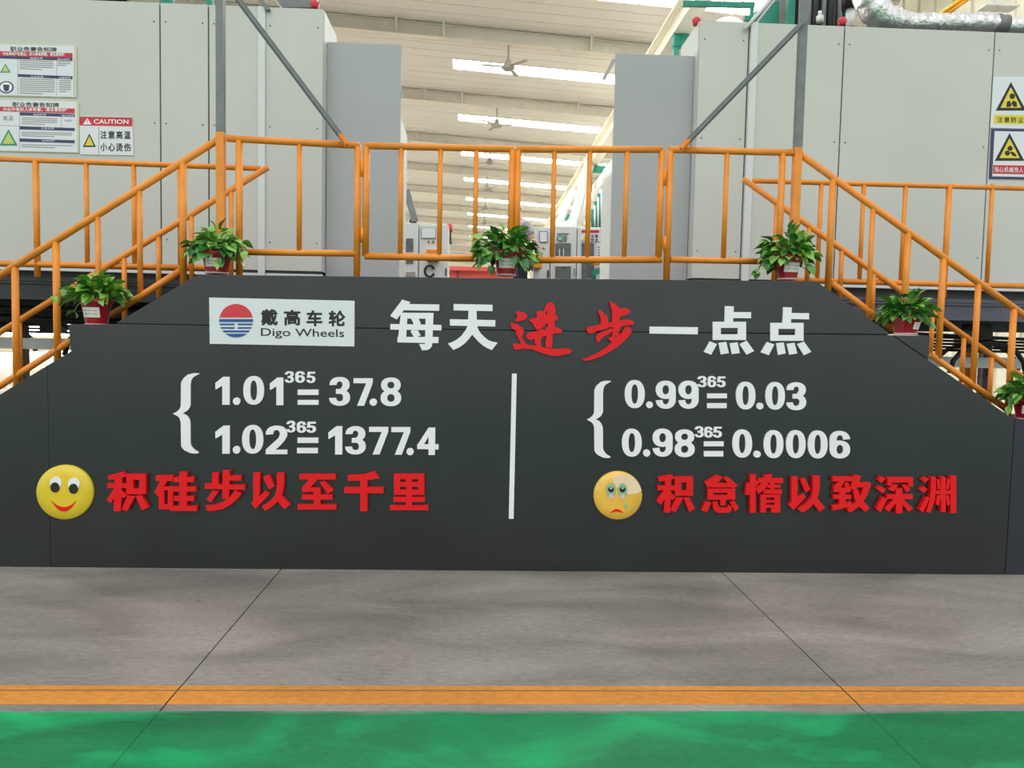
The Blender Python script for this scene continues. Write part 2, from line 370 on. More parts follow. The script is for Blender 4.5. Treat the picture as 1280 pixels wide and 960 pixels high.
glyph([[(1042,81),(1105,83),(1098,197),(1037,195)], [(1093,123),(1230,125),(1230,170),(1093,167)]]+frame(949,195,1190,326,1007,239,1130,284)+
  [[(924,334),(978,352),(937,430),(878,410)], [(990,343),(1046,338),(1060,418),(1004,429)], [(1067,348),(1124,340),(1144,418),(1086,427)], [(1142,350),(1193,332),(1246,406),(1192,431)]], o, s, -TW, TW, WHITE, hl)

# --- red slogans
RT = .035
sl = thing('slogan_lettering', (-1.6,-.02,.6), 'left slogan of seven thick red characters beside the smiling yellow disc', 'lettering')
o, s = (120,580), 6.095
glyph([[(88,90),(205,60),(232,95),(150,115),(95,120)], rect(85,148,240,183), [(142,100),(198,100),(188,360),(135,360)], [(140,180),(165,215),(115,297),(80,275)],
  [(185,195),(240,240),(205,262),(180,235)]]+frame(230,78,378,230,284,120,330,187)+[[(240,240),(300,245),(235,360),(195,345)], [(300,245),(345,235),(400,330),(350,352)]], o, s, -RT, RT, RED, sl)
glyph([rect(455,89,585,130), [(490,128),(540,128),(475,250),(445,215)], rect(478,172,518,345), rect(478,172,580,200), rect(546,180,585,345), rect(480,308,580,345),
  rect(590,101,745,138), rect(565,173,760,210), rect(590,244,745,282), rect(565,319,768,357), rect(635,62,690,350)], o, s, -RT, RT, RED, sl)
glyph([rect(884,68,932,165), [(965,50),(1018,52),(1012,262),(962,268)], rect(1010,90,1105,127), [(830,150),(1135,160),(1133,198),(828,188)], [(890,200),(935,210),(875,292),(842,270)],
  [(1060,200),(1110,225),(1075,270),(1030,308),(960,345),(900,356),(850,358),(833,318),(900,312),(960,292),(1015,255)]], o, s, -RT, RT, RED, sl)
o = (330,580)
glyph([[(-82,68),(-30,68),(-35,245),(10,203),(42,230),(-65,340),(-98,300),(-82,280)], [(-8,98),(40,82),(80,170),(40,192),(15,150)],
  [(98,68),(153,68),(152,150),(145,210),(125,262),(85,305),(40,340),(5,355),(-15,320),(45,285),(85,235),(98,180)], [(130,240),(200,310),(155,345),(105,285)]], o, s, -RT, RT, RED, sl)
glyph([rect(270,79,545,118), [(345,115),(410,118),(355,178),(430,182),(430,208),(290,215),(288,180)], [(425,140),(460,128),(530,200),(485,228)], rect(378,190,430,340), rect(288,233,520,271), rect(256,309,550,347)], o, s, -RT, RT, RED, sl)
glyph([[(637,88),(760,82),(840,55),(878,108),(780,125),(640,128)], rect(612,178,910,222), rect(733,110,787,360)], o, s, -RT, RT, RED, sl)
glyph([rect(990,78,1038,235), rect(1082,78,1128,330), rect(1174,78,1222,235), rect(990,78,1222,115), rect(990,138,1222,173), rect(990,196,1222,235), rect(985,251,1225,289), rect(960,316,1252,352)], o, s, -RT, RT, RED, sl)
sr = thing('slogan_lettering', (2.1,-.02,.6), 'right slogan of seven thick red characters beside the crying amber disc', 'lettering')
o, s = (810,580), 6.4
glyph([[(80,108),(190,88),(215,115),(150,135),(90,140)], rect(78,174,225,210), [(138,125),(185,125),(178,388),(130,388)], [(135,200),(158,238),(105,327),(70,298)],
  [(175,220),(222,262),(195,290),(172,265)]]+frame(215,103,360,253,266,146,309,212)+[[(225,265),(285,272),(218,385),(178,370)], [(285,270),(330,265),(375,355),(330,385)]], o, s, -RT, RT, RED, sr)
glyph([[(455,150),(550,90),(600,108),(545,158),(480,192)], [(608,120),(640,103),(718,170),(680,197)], rect(500,152,690,188), rect(478,196,524,285), rect(636,196,698,285), rect(478,196,698,230), rect(478,248,698,285),
  [(460,300),(510,308),(470,385),(428,370)], [(518,300),(556,300),(562,335),(580,350),(635,350),(645,325),(672,345),(668,372),(645,390),(560,390),(530,372),(520,350)], rect(580,285,622,330), [(655,305),(685,290),(730,350),(695,378)]], o, s, -RT, RT, RED, sr)
glyph([rect(817,85,862,390), [(790,150),(822,155),(812,250),(778,245)], [(860,120),(885,150),(868,195)], [(935,95),(998,85),(945,190),(885,240),(862,200),(910,150)], rect(880,116,1080,152),
  rect(978,150,1012,208), rect(955,165,1060,190), rect(925,204,1072,239), rect(900,245,944,388), rect(1012,245,1058,386), rect(900,245,1055,268), rect(900,288,1055,310), rect(900,328,1055,350), rect(985,352,1030,388)], o, s, -RT, RT, RED, sr)
o = (1000,580)
glyph([[(-68,103),(-18,103),(-20,268),(30,237),(48,265),(-50,367),(-90,330),(-68,305)], [(5,130),(42,113),(85,205),(45,228)],
  [(103,97),(160,97),(158,190),(148,250),(128,295),(90,340),(55,368),(20,388),(-22,358),(45,318),(90,268),(103,210)], [(138,272),(200,350),(158,382),(110,322)]], o, s, -RT, RT, RED, sr)
glyph([rect(262,103,425,138), [(310,136),(358,136),(325,195),(272,222),(270,188)], [(355,150),(388,150),(412,215),(375,228)], rect(270,190,400,225), rect(315,222,365,345), rect(268,246,410,280), [(258,335),(410,300),(415,340),(262,372)],
  [(435,90),(490,97),(445,218),(402,192)], rect(455,149,565,187), [(512,180),(560,185),(545,235),(515,285),(465,345),(400,390),(372,362),(440,312),(485,255)], [(425,210),(465,200),(480,250),(508,298),(558,350),(525,385),(465,335),(438,280)]], o, s, -RT, RT, RED, sr)
glyph([[(650,97),(685,117),(655,152),(626,130)], [(640,175),(688,203),(666,236),(612,198)], [(660,260),(700,280),(645,385),(610,360)], rect(700,109,905,148), rect(700,109,736,172), rect(866,110,903,182),
  [(745,165),(788,165),(750,222),(705,200)], [(812,165),(850,165),(882,205),(855,227)], rect(695,243,903,281), rect(768,195,820,395), [(762,270),(780,300),(712,382),(675,355)], [(812,270),(905,355),(870,382),(810,312)]], o, s, -RT, RT, RED, sr)
glyph([[(1005,103),(1032,120),(1003,150),(975,128)], [(988,178),(1022,200),(996,232),(955,205)], [(1010,260),(1040,270),(985,388),(955,365)], [(1048,105),(1088,105),(1088,200),(1080,290),(1045,387),(1010,385),(1038,290),(1048,200)],
  rect(1205,97,1251,392), rect(1128,105,1166,384), rect(1085,211,1205,243), [(1095,128),(1118,124),(1127,200),(1102,204)], [(1178,120),(1203,124),(1192,204),(1170,200)], [(1098,250),(1130,250),(1112,335),(1086,322)], [(1164,250),(1190,250),(1204,322),(1182,335)]], o, s, -RT, RT, RED, sr)

# --- equations
ET = .012
def disc(mb, cx, cy, rx, ry, y, th, mi=0, n=28, ex=2.0):
    pts = []
    for k in range(n):
        t = 2*PI*k/n; c, s_ = math.cos(t), math.sin(t)
        pts.append((cx+rx*math.copysign(abs(c)**(2/ex), c), cy+ry*math.copysign(abs(s_)**(2/ex), s_)))
    mb.prism(xz(pts, y), y, y+th, mi=mi)
def ring(mb, x0, y0, x1, y1, wx, wy, y, th, n=36):
    cx, cy = (x0+x1)/2, (y0+y1)/2; vs = []
    for (rx, ry, ex) in (((x1-x0)/2, (y1-y0)/2, 2.25), ((x1-x0)/2-wx, (y1-y0)/2-wy, 2.3)):
        for k in range(n):
            t = 2*PI*k/n; c, s_ = math.cos(t), math.sin(t)
            p = P(cx+rx*math.copysign(abs(c)**(2/ex), c), cy+ry*math.copysign(abs(s_)**(2/ex), s_), y)
            vs += [(p.x, y, p.z), (p.x, y+th, p.z)]
    fs = []
    for k in range(n):
        j = (k+1) % n; a, b, c, d = 2*k, 2*j, 2*n+2*k, 2*n+2*j
        fs += [(a,b,d,c), (a,a+1,b+1,b), (c,d,d+1,c+1)]
    mb.add(vs, fs)
def arc(mb, q, c, ro, ri, t0, t1, y, th, n=18):
    """thick arc in the unit box of q; angles in degrees, 90 = up"""
    W, H = q[2]-q[0], q[3]-q[1]; vs = []
    for k in range(n+1):
        t = math.radians(t0+(t1-t0)*k/n)
        for rx_, ry_ in (ro, ri):
            ex = 2.2; cc, ss = math.cos(t), math.sin(t)
            u = c[0]+rx_*math.copysign(abs(cc)**(2/ex), cc); v = c[1]-ry_*math.copysign(abs(ss)**(2/ex), ss)
            p = P(q[0]+u*W, q[1]+v*H, y); vs += [(p.x, y, p.z), (p.x, y+th, p.z)]
    fs = []
    for k in range(n):
        i = 4*k; j = 4*k+4
        fs += [(i, j, j+2, i+2), (i, i+1, j+1, j), (i+2, j+2, j+3, i+3)]
    fs += [(0, 2, 3, 1), (4*n, 4*n+1, 4*n+3, 4*n+2)]
    mb.add(vs, fs)
def upoly(mb, q, pts, y, th, flip=False):
    W, H = q[2]-q[0], q[3]-q[1]
    mb.prism(xz([(q[0]+u*W, q[1]+v*H) for u, v in pts], y), y, y+th)
def digit(mb, ch, q, y, th):
    e = .0001
    if ch == '6': q = (q[2], q[3], q[0], q[1]); ch = '9'
    if ch == '9':
        arc(mb, q, (.5,.325), (.5,.325), (.165,.165), 0, 360, y, th, 30)
        upoly(mb, q, [(.665,.32),(1,.32),(1,.67),(.665,.67)], y+e, th)
        arc(mb, q, (.5,.66), (.5,.34), (.165,.185), 2, -174, y+2*e, th, 20)
    elif ch == '8':
        arc(mb, q, (.5,.265), (.475,.265), (.17,.118), 0, 360, y, th, 28); arc(mb, q, (.5,.715), (.5,.285), (.18,.135), 0, 360, y+e, th, 28)
    elif ch == '3':
        arc(mb, q, (.49,.27), (.49,.27), (.14,.115), 182, -70, y, th, 24); arc(mb, q, (.49,.715), (.51,.285), (.17,.135), 72, -178, y+e, th, 24)
        upoly(mb, q, [(.31,.42),(.68,.41),(.80,.49),(.68,.585),(.31,.585)], y+2*e, th)
    elif ch == '2':
        arc(mb, q, (.5,.29), (.5,.29), (.155,.135), 184, -28, y, th, 22)
        upoly(mb, q, [(.955,.395),(.66,.30),(.60,.42),(.46,.52),(.02,.82),(.0,1),(.2,.99),(.45,.85),(.72,.66),(.88,.52)], y+e, th); upoly(mb, q, [(.0,.845),(1,.845),(1,1),(0,1)], y+2*e, th)
    elif ch == '5':
        upoly(mb, q, [(.12,0),(.97,0),(.97,.175),(.12,.175)], y, th); upoly(mb, q, [(.12,0),(.44,0),(.36,.52),(.03,.54)], y+e, th)
        arc(mb, q, (.48,.675), (.52,.325), (.17,.165), 138, -172, y+2*e, th, 24)
    elif ch == '4':
        upoly(mb, q, [(.53,0),(.85,0),(.83,1),(.53,1)], y, th); upoly(mb, q, [(0,.61),(1,.61),(1,.8),(0,.78)], y+e, th); upoly(mb, q, [(.53,0),(.68,.12),(.28,.66),(0,.64)], y+2*e, th)
def equation(label, org, items, loc):
    t = thing('equation_lettering', loc, label, 'lettering')
    for ch, x0, y0, x1, y1 in items:
        k = 8.0; q = (org[0]+x0/k, org[1]+y0/k, org[0]+x1/k, org[1]+y1/k); mb = MB()
        small = (y1-y0) < 130 and ch in '356'
        if ch == '0': ring(mb, *q, (q[2]-q[0])*.335, (q[3]-q[1])*.155, -ET, ET)
        elif ch == '.': disc(mb, (q[0]+q[2])/2, (q[1]+q[3])/2, (q[2]-q[0])/2, (q[3]-q[1])/2, -ET, ET)
        elif ch == '-': mb.prism(xz([(q[0],q[1]),(q[2],q[1]),(q[2],q[3]),(q[0],q[3])], -ET), -ET, 0)
        elif ch == '1':
            W, H = q[2]-q[0], q[3]-q[1]
            mb.prism(xz([(q[0]+u*W, q[1]+v*H) for u, v in ((.56,0),(1,0),(1,1),(.49,1),(.49,.32),(.02,.46),(0,.22))], -ET), -ET, 0)
        elif ch == '7':
            W, H = q[2]-q[0], q[3]-q[1]
            mb.prism(xz([(q[0]+u*W, q[1]+v*H) for u, v in ((0,0),(1,0),(1,.17),(.55,1),(.18,1),(.66,.18),(0,.18))], -ET), -ET, 0)
        else: digit(mb, ch, q, -ET, ET)
        mb.build({'-': 'equals_bar', '.': 'point'}.get(ch, 'exponent_digit' if small else 'digit'), WHITE, t)
    return t
A = (260,460)
equation('top left white equation 1.01 to the power 365 = 37.8', A,
 [('1',72,88,215,368),('.',248,295,322,370),('0',352,80,560,368),('1',617,95,752,372),('3',768,32,858,148),('6',872,32,968,148),('5',985,38,1073,150),('-',896,216,1104,270),('-',896,320,1104,368),
  ('3',1120+95,90,1120+300,378),('7',1120+335,103,1120+527,378),('.',1120+495,305,1120+570,378),('8',1120+605,95,1120+812,382)], (-1.2,-.01,1.2))
equation('second white equation at left, 1.02 to the power 365 = 1377.4', A,
 [('1',72,577,216,857),('.',247,780,322,857),('0',340,570,552,857),('2',577,577,792,862),('3',785,528,873,645),('6',887,535,980,648),('5',985,538,1080,648),('-',895,697,1103,750),('-',890,800,1098,853),
  ('1',1120+82,583,1120+222,865),('3',1120+255,583,1120+457,865),('7',1120+490,590,1120+682,865),('7',1120+713,592,1120+903,867),('.',1120+865,800,1120+937,873),('4',1120+972,597,1120+1185,870)], (-1.1,-.01,.9))
B = (770,460)
equation('top right white equation 0.99 to the power 365 = 0.03', B,
 [('0',88,120,288,402),('.',302,335,370,402),('9',398,127,598,408),('9',625,127,827,408),('3',818,80,907,192),('6',917,80,1003,193),('5',1010,85,1097,193),('-',912,255,1110,303),('-',912,352,1107,402),
  ('0',1120+80,137,1120+275,415),('.',1120+285,347,1120+355,415),('0',1120+375,140,1120+570,417),('3',1120+588,143,1120+783,422)], (1.4,-.01,1.2))
equation('lower right white equation 0.98 to the power 365 = 0.0006', B,
 [('0',60,607,258,887),('.',272,815,343,887),('9',367,607,567,887),('8',587,615,788,892),('3',790,583,877,695),('6',883,588,968,697),('5',972,588,1060,697),('-',880,735,1077,783),('-',880,832,1073,885),
  ('0',1120+45,615,1120+242,897),('.',1120+255,828,1120+328,897),('0',1120+358,622,1120+555,902),('0',1120+582,622,1120+777,902),('0',1120+800,625,1120+997,905),('6',1120+1018,630,1120+1222,905)], (1.5,-.01,.9))
BR = [(295,93),(300,100),(250,125),(230,145),(220,170),(215,210),(215,400),(206,422),(190,445),(140,478),(175,492),(196,515),(210,545),(214,580),(215,760),(222,785),(238,808),(262,830),(292,845),(290,858),(250,860),(210,854),(160,830),(138,810),(125,785),(122,560),(112,525),(95,505),(45,478),(80,462),(105,440),(118,420),(122,400),(124,190),(132,165),(150,138),(190,105),(240,92)]
for (x0, y0, x1, y1), lab in (((215.9,466.5,249,567), 'tall white curly brace at the far left, above the smiling disc'), ((733.6,476,763.9,572.5), 'tall white curly brace right of the vertical bar, above the crying disc')):
    pts = [(x0+(a-45)/255*(x1-x0), y0+(b-92)/768*(y1-y0)) for a, b in BR]
    tag(MB().prism(xz(pts, -ET), -ET, 0).build('curly_brace', WHITE), lab, 'lettering')
tag(MB().prism(xz([(640,467),(646,467),(642,648.5),(636,648.5)], -ET), -ET, 0).build('divider_bar', WHITE), 'thin vertical white bar dividing the left and right equations', 'bar')

# --- smiley discs
def crescent(mb, cx, cy, w, h0, h1, y, th, n=14):
    top = [(cx-w+2*w*k/n, cy+h0*(1-(2*k/n-1)**2)) for k in range(n+1)]
    bot = [(cx+w-2*w*k/n, cy+h1*(1-(1-2*k/n)**2)) for k in range(1, n)]
    mb.prism(xz(top+bot, y), y, y+th)
def face_base(cx, cy, rx, ry, m, label):
    t = thing('face_disc', (P(cx,cy,0).x, -.01, P(cx,cy,0).z), label, 'emblem')
    mb = MB(); n = 48; vs = []
    prof = [(1,0), (1,-.014), (.97,-.022), (.6,-.026), (.0001,-.028)]
    for r, y in prof:
        for k in range(n):
            a = 2*PI*k/n; p = P(cx+rx*r*math.cos(a), cy+ry*r*math.sin(a), -.015); vs.append((p.x, y, p.z))
    fs = [(i*n+k, (i+1)*n+k, (i+1)*n+(k+1) % n, i*n+(k+1) % n) for i in range(len(prof)-1) for k in range(n)]
    mb.add(vs, [f[::-1] for f in fs], True); mb.build('disc', m, t); return t
t = face_base(81,615.3,35.8,34.2, YFACE, 'round yellow smiling face disc left of the left red slogan')
for cx, cy, px, py in ((69.5,603.5,68.5,609.3), (92.2,605,91.6,611)):
    mb = MB(); disc(mb, cx, cy, 7.2, 7.8, -.031, .006); mb.build('eye', WHITE, t)
    mb = MB(); disc(mb, px, py, 5.6, 6.3, -.033, .006); mb.build('pupil', RUBBER, t)
mb = MB(); crescent(mb, 79.5, 626, 15.5, 8, 13.5, -.031, .008); mb.build('mouth', RED, t)
t = face_base(772.4,619.3,30.4,30.4, OFACE, 'round amber crying face disc left of the right red slogan')
mb = MB(); poly(mb, [(400,215),(440,196),(520,182),(620,175),(700,200),(770,262),(830,345),(856,432),(810,462),(740,480),(640,490),(560,455),(470,380),(405,300)], (735,580), 12.8, -.0284, .004); mb.build('printed_highlight', mat('pale_peach_ink', (236,214,176), .25), t)
for cx in (763.8, 778.3):
    mb = MB(); disc(mb, cx, 613, 5.8, 9, -.0295, .006); mb.build('eye_outline', FAN, t)
    mb = MB(); disc(mb, cx, 612.6, 5.3, 8.4, -.0303, .006); mb.build('eye', TEAR, t)
    mb = MB(); disc(mb, cx, 612, 3.7, 3.6, -.032, .006); mb.build('pupil', RUBBER, t)
    mb = MB(); disc(mb, cx, 610.2, 1.4, .9, -.0332, .006); mb.build('glint', WHITE, t)
    mb = MB(); disc(mb, cx, 620.8, 3.2, 3.0, -.031, .006); mb.build('tear_pool', POTW, t)
mb = MB(); disc(mb, 782.3, 632, 1.9, 3.6, -.0305, .006); mb.build('tear', TEAR, t)
mb = MB(); crescent(mb, 771, 641.5, 8.3, -5.2, -2.0, -.031, .008); mb.build('mouth', RED, t)

# --- logo board
lb = thing('sign_board', (-1.27,-.01,1.6), 'white rectangular board with round red and blue emblem and dark lettering at upper left', 'sign')
o, s = (255,365), 6.564
def cp(a, b, o=o, s=s): return (o[0]+a/s, o[1]+b/s)
MB().prism(xz([cp(42,45),cp(1235,72),cp(1233,447),cp(47,425)], -.012), -.012, 0).build('board', SIGNW, lb)
def chord(mb, cx, cy, r, ya, yb, y, th, slope=.0, n=10, xa=None, xb=None):
    L = []; Rr = []
    for k in range(n+1):
        yy = ya+(yb-ya)*k/n; h = math.sqrt(max(0, r*r-(yy-cy)**2))
        l = cx-h; q = cx+h
        if xa is not None: l = max(l, xa)
        if xb is not None: q = min(q, xb)
        L.append(cp(l, yy)); Rr.append(cp(q, yy))
    mb.prism(xz(L+Rr[::-1], y), y, y+th)
mb = MB(); chord(mb, 263, 235, 138, 98, 209, -.0145, .003); mb.build('emblem_half', LRED, lb)
mb = MB(); chord(mb, 263, 235, 138, 222, 246, -.0145, .003)
for ya, yb in ((258,272), (288,301)):
    chord(mb, 263, 235, 138, ya, yb, -.0145, .003, xb=249); chord(mb, 263, 235, 138, ya, yb, -.0145, .003, xa=277)
for ya, yb in ((315,331), (342,372)): chord(mb, 263, 235, 138, ya, yb, -.0145, .003)
mb.build('emblem_half', BLUE, lb)
mb = MB()
for ch, a, b, c, d in (('戴',468,140,605,275),('高',655,145,792,275),('车',840,150,972,282),('轮',1022,152,1160,283)):
    text(mb, ch, cp(a,b)+cp(c,d), -.0135, bold=.75)
mb.build('lettering', INK, lb)
mb = MB(); text(mb, 'Digo Wheels', cp(467,296)+cp(1150,380)+(1.6,), -.0135, offset=.006); mb.build('lettering', INK, lb)

# ------------------------------------------------------------ railings
RR, RB, RP = .0235, .0175, .023
FY, BY = .27, 1.0
def rod(name, a, b, y, r, parent, m=ORANGE): return MB().tube([P(*a, y), P(*b, y)], r, 12).build(name, m, parent)
def bal(px0, px1, y0, y1, y, r, parent, name='baluster'):
    p = P(px0, y0, y); q = P(px0, y0, y); b = P(px1, y1, y); x = (p.x+b.x)/2
    return MB().tube([(x, y, p.z), (x, y, b.z)], r, 10).build(name, ORANGE, parent)
def railing(name, label, cat='railing'): return thing(name, (0,0,0), label, cat)
# fixed lengths beside the gate
t = railing('platform_railing', 'short orange tube railing on the platform, left of the gate'); 
rod('top_rail', (284,173), (450,182), FY, RR, t); rod('bottom_rail', (300,315), (448,317), FY, RR*.92, t)
bal(299,299,176,346,FY,RP,t,'post'); bal(374.5,374,178,315,FY,RB,t); bal(447.5,446,182,350,FY,RP,t,'post')
t = railing('platform_railing', 'short orange tube railing on the platform, right of the gate')
rod('top_rail', (836,187), (994,191), FY, RR, t); rod('bottom_rail', (838,324.5), (968,327), FY, RR*.92, t)
bal(837,834,187,352,FY,RP,t,'post'); bal(908,905,190,325,FY,RB,t); bal(976,974,192,352,FY,RP,t,'post')
# gate leaves
for lab, xs, ba, zz, hx, sgn in (('left leaf of the orange tube gate over the steps', (458,640), ((502,500),(551,549),(596,593)), (182,186.5,320,324), 452.5, 1),
                       ('right leaf of the orange tube gate over the steps', (647,826), ((692,691),(736,735),(784,780)), (186.5,187,325,324.5), 831, -1)):
    t = railing('gate_leaf', lab, 'gate')
    rod('top_rail', (xs[0]-2,zz[0]), (xs[1]+2,zz[1]), FY, RR, t); rod('bottom_rail', (xs[0]-2,zz[2]), (xs[1]+1,zz[3]), FY, RR, t)
    bal(xs[0],xs[0]-1,zz[0],zz[2],FY,RP,t,'frame_tube'); bal(xs[1],xs[1]-2,zz[1],zz[3],FY,RP,t,'frame_tube')
    for a, b in ba: bal(a,b,zz[0]+1,zz[2]+1,FY,RB,t)
    for hy in (211, 294) if sgn > 0 else (222, 305):
        p = P(hx, hy, FY-.012); MB().tube([(p.x,p.y,p.z-.05), (p.x,p.y,p.z+.05)], .011, 10).box((p.x-.032,p.y+.006,p.z-.03), (p.x+.032,p.y+.012,p.z+.03)).build('hinge', ORANGE, t)
# posts with struts
for lab, px, ptop, pbot, yo, strut, x_ in (
  ('square post at the left platform corner, grey above and orange below, with a diagonal strut', 276, -70, 345, 166, ((292,-8),(434,181)), 0),
  ('square post at the right platform corner, grey above and orange below, with a diagonal strut', 997, -70, 352, 185, ((1006,26),(851,186)), 0)):
    t = railing('corner_post', lab, 'post'); x = P(px, yo, FY).x; zc = P(px, yo, FY).z
    MB().box((x-.026,FY-.026,DZ), (x+.026,FY+.026,zc)).build('lower_post', ORANGE, t)
    MB().box((x-.025,FY-.025,zc+.0005), (x+.025,FY+.025,P(px,ptop,FY).z)).build('upper_post', STEEL, t)
    p = P(*strut[0], FY-.04); q = P(*strut[1], FY-.04); k = q+(p-q)*.07
    MB().bar(p, k, .012, .046, up=(0,1,0)).bar(p+Vector((0,.02,0)), k+Vector((0,.02,0)), .04, .008, up=(0,1,0)).build('strut', STEEL, t)
    MB().bar(k, q, .013, .047, up=(0,1,0)).bar(k+Vector((0,.02,0)), q+Vector((0,.02,0)), .041, .009, up=(0,1,0)).build('strut_foot', ORANGE, t)
# stair handrails: front
t = railing('stair_handrail', 'orange tube handrail at the front edge of the left stair')
rod('top_rail', (274,174), (-45,372), FY, RR, t)
for a, b, y0, y1, r in ((230,228,202,358,RP), (176,174,236,372,RB), (124,122,269,400,RB), (72,70,302,458,RP), (21,19,334,492,RP), (-30,-32,362,520,RP)): bal(a,b,y0,y1,FY,r,t,'baluster')
rod('bottom_rail', (226,338), (139,394), FY, RR*.95, t); rod('bottom_rail', (89,426), (-45,511), FY, RR*.95, t)
t = railing('stair_handrail', 'orange tube handrail at the front edge of the right stair')
rod('top_rail', (999,192), (1330,430), FY, RR, t)
for a, b, y0, y1, r in ((1039,1037,222,364,RP), (1089,1087,258,396,RB), (1133,1131,288,418,RP), (1179,1173,322,448,RP), (1222,1217,352,482,RB*1.2), (1266,1261,384,520,RP)): bal(a,b,y0,y1,FY,r,t)
rod('bottom_rail', (1040,354), (1118,413), FY, RR*.95, t); rod('bottom_rail', (1163,443), (1262,514), FY, RR*.95, t)
# rear handrails
t = railing('stair_handrail', 'orange tube handrail at the rear edge of the left stair, behind the front one')
rod('top_rail', (335,209), (-30,434), BY, RR, t)
for a, b, y0, y1 in ((290,288,237,345), (240,239,266,350), (198.5,198,293,372), (156,155,319,400), (112,111,346,420), (25,25,400,482), (70,70,372,440)): bal(a,b,y0,y1,BY,RB*1.05,t)
t = railing('stair_handrail', 'orange tube handrail at the rear edge of the right stair, behind the front one')
rod('top_rail', (929,224), (1310,494), BY, RR, t)
for a, b, y0, y1 in ((970,968,252,352), (1011,1009,281,352), (1052,1050,310,372), (1092,1090,338,400), (1165,1164,390,446), (1205,1202,420,478), (1240,1236,445,506)): bal(a,b,y0,y1,BY,RB*1.05,t)
t = railing('walkway_railing', 'horizontal orange tube railing of the walkway on the left, before the notices')
rod('top_rail', (-40,197), (325,210.5), BY+.02, RR*.9, t); rod('bottom_rail', (-40,328), (268,335), BY+.02, RR*.95, t)
for a, b, y1, r in ((-14,-12,330,RB), (44.5,47,346,RP), (108,109,330,RB), (167.5,168,334,RB), (225,225,336,RB)): bal(a,b,200+a*.035,y1,BY+.02,r,t)
t = railing('walkway_railing', 'horizontal orange tube railing of the walkway on the right, before the triangular signs')
rod('top_rail', (941,226), (1330,237), BY+.02, RR*.85, t); rod('bottom_rail', (995,350), (1330,359), BY+.02, RR*.95, t)
for a, b, y1, r in ((1026,1022,350,RB), (1080,1074,352,RB), (1132,1126,354,RB), (1187,1179,372,RP), (1240,1234,356,RB), (1293,1288,356,RB)): bal(a,b,230,y1,BY+.02,r,t)

# ------------------------------------------------------------ machine enclosures
MY = 2.0
def enclosure(label, xs, ztop, zbot, trims, back, mat_=ENCL):
    t = thing('machine_enclosure', ((xs[0]+xs[-1])/2, MY+.5, zbot), label, 'machine')
    x0, x1 = xs[0], xs[-1]
    MB().box((x0+.02,MY+.02,zbot-.02), (x1-.02,back,ztop-.01)).build('inner_body', SEAM, t)
    for i in range(len(xs)-1):
        MB().box((xs[i]+.006,MY,zbot), (xs[i+1]-.006,MY+.03,ztop)).build('sheet_panel', mat_, t, bevel=.003)
        for zz in (zbot+.25, zbot+(ztop-zbot)*.55, ztop-.16):
            for sx in (xs[i]+.05, xs[i+1]-.05): MB().tube([(sx,MY+.001,zz), (sx,MY-.004,zz)], .006, 8).build('rivet', SEAM, t)
    MB().box((x1-.03,MY+.031,zbot), (x1,back,ztop)).build('side_sheet', ENCL2, t); MB().box((x0,MY+.031,zbot), (x0+.03,back,ztop)).build('side_sheet', ENCL2, t)
    for a, b in trims: MB().box((a,MY-.02,zbot-.1), (b,MY-.001,ztop)).build('corner_trim', TRIM, t)
    MB().box((x0,MY+.005,zbot-.05), (x1,MY+.05,zbot-.025)).build('base_strip', TRIM, t)
    MB().box((x0+.02,MY+.1,zbot-.16), (x1-.02,MY+.16,zbot-.05)).build('plinth', SEAM, t)
    return t
ZT = 4.39
eL = enclosure('tall pale grey sheet-steel machine housing on the left, behind the railing with the notices', [-7.4,-5.9,-4.36,-2.838,-2.42,-1.935,-1.42], 4.40, 2.105, ((-1.985,-1.925),), 2.62)
eR = enclosure('tall pale grey sheet-steel machine housing on the right, below the foil duct', [1.93,2.385,3.262,4.665,6.1,7.6], 4.43, 2.13, ((2.395,2.46),), 2.65)
tag(MB().box((-1.415,2.13,DZ+.005), (-.75,2.17,4.17)).box((-.752,2.135,3.7), (-.735,2.16,3.78)).build('steel_screen', BLUEG, bevel=.004), 'tall blue-grey sheet-steel screen beside the left machine housing', 'screen')
tag(MB().box((-1.39,2.25,DZ+.005), (-.775,3.05,3.6)).build('white_cabinet', ENCL2, bevel=.01), 'white steel cabinet mostly hidden behind the left blue-grey screen', 'cabinet')
tag(MB().box((1.20,2.13,DZ+.005), (1.925,2.17,4.165)).bar((1.19,2.16,4.12), (1.10,2.16,3.93), .02, .03).build('steel_screen', BLUEG, bevel=.004), 'tall blue-grey sheet-steel screen beside the right machine housing', 'screen')
tag(MB().box((1.25,2.25,DZ+.005), (1.87,3.05,3.16)).build('white_cabinet', ENCL2, bevel=.01), 'low white steel cabinet behind the right blue-grey screen', 'cabinet')

# walkway decks behind the stairs
for s, x0, x1, m, lab in ((-1,-8,-1.82,DARKST,'dark steel walkway deck along the left machine housing'), (1,2.22,8,BEAMR,'blue-grey steel walkway deck along the right machine housing')):
    t = thing('walkway_deck', ((x0+x1)/2, 1.5, 1.9), lab, 'walkway')
    MB().box((x0,1.06,1.905), (x1,2.12,1.935)).build('deck_plate', m, t)
    MB().box((x0,1.06,1.885), (x1,1.10,1.90)).box((x0,1.075,1.78), (x1,1.09,1.885)).box((x0,1.04,1.765), (x1,1.13,1.78)).build('edge_beam', m, t)
    MB().box((x0,2.0,1.70), (x1,2.08,1.9)).build('rear_beam', m, t)
    for k in range(6):
        x = x0+(x1-x0)*(k+.5)/6
        MB().box((x-.03,1.12,1.82), (x+.03,2.0,1.9)).build('cross_member', m, t)
tag(MB().box((-2.2,1.07,DZ-.04), (3.2,12.5,DZ)).build('platform_deck', DARKST), 'long raised deck running back between the two machine housings', 'walkway')

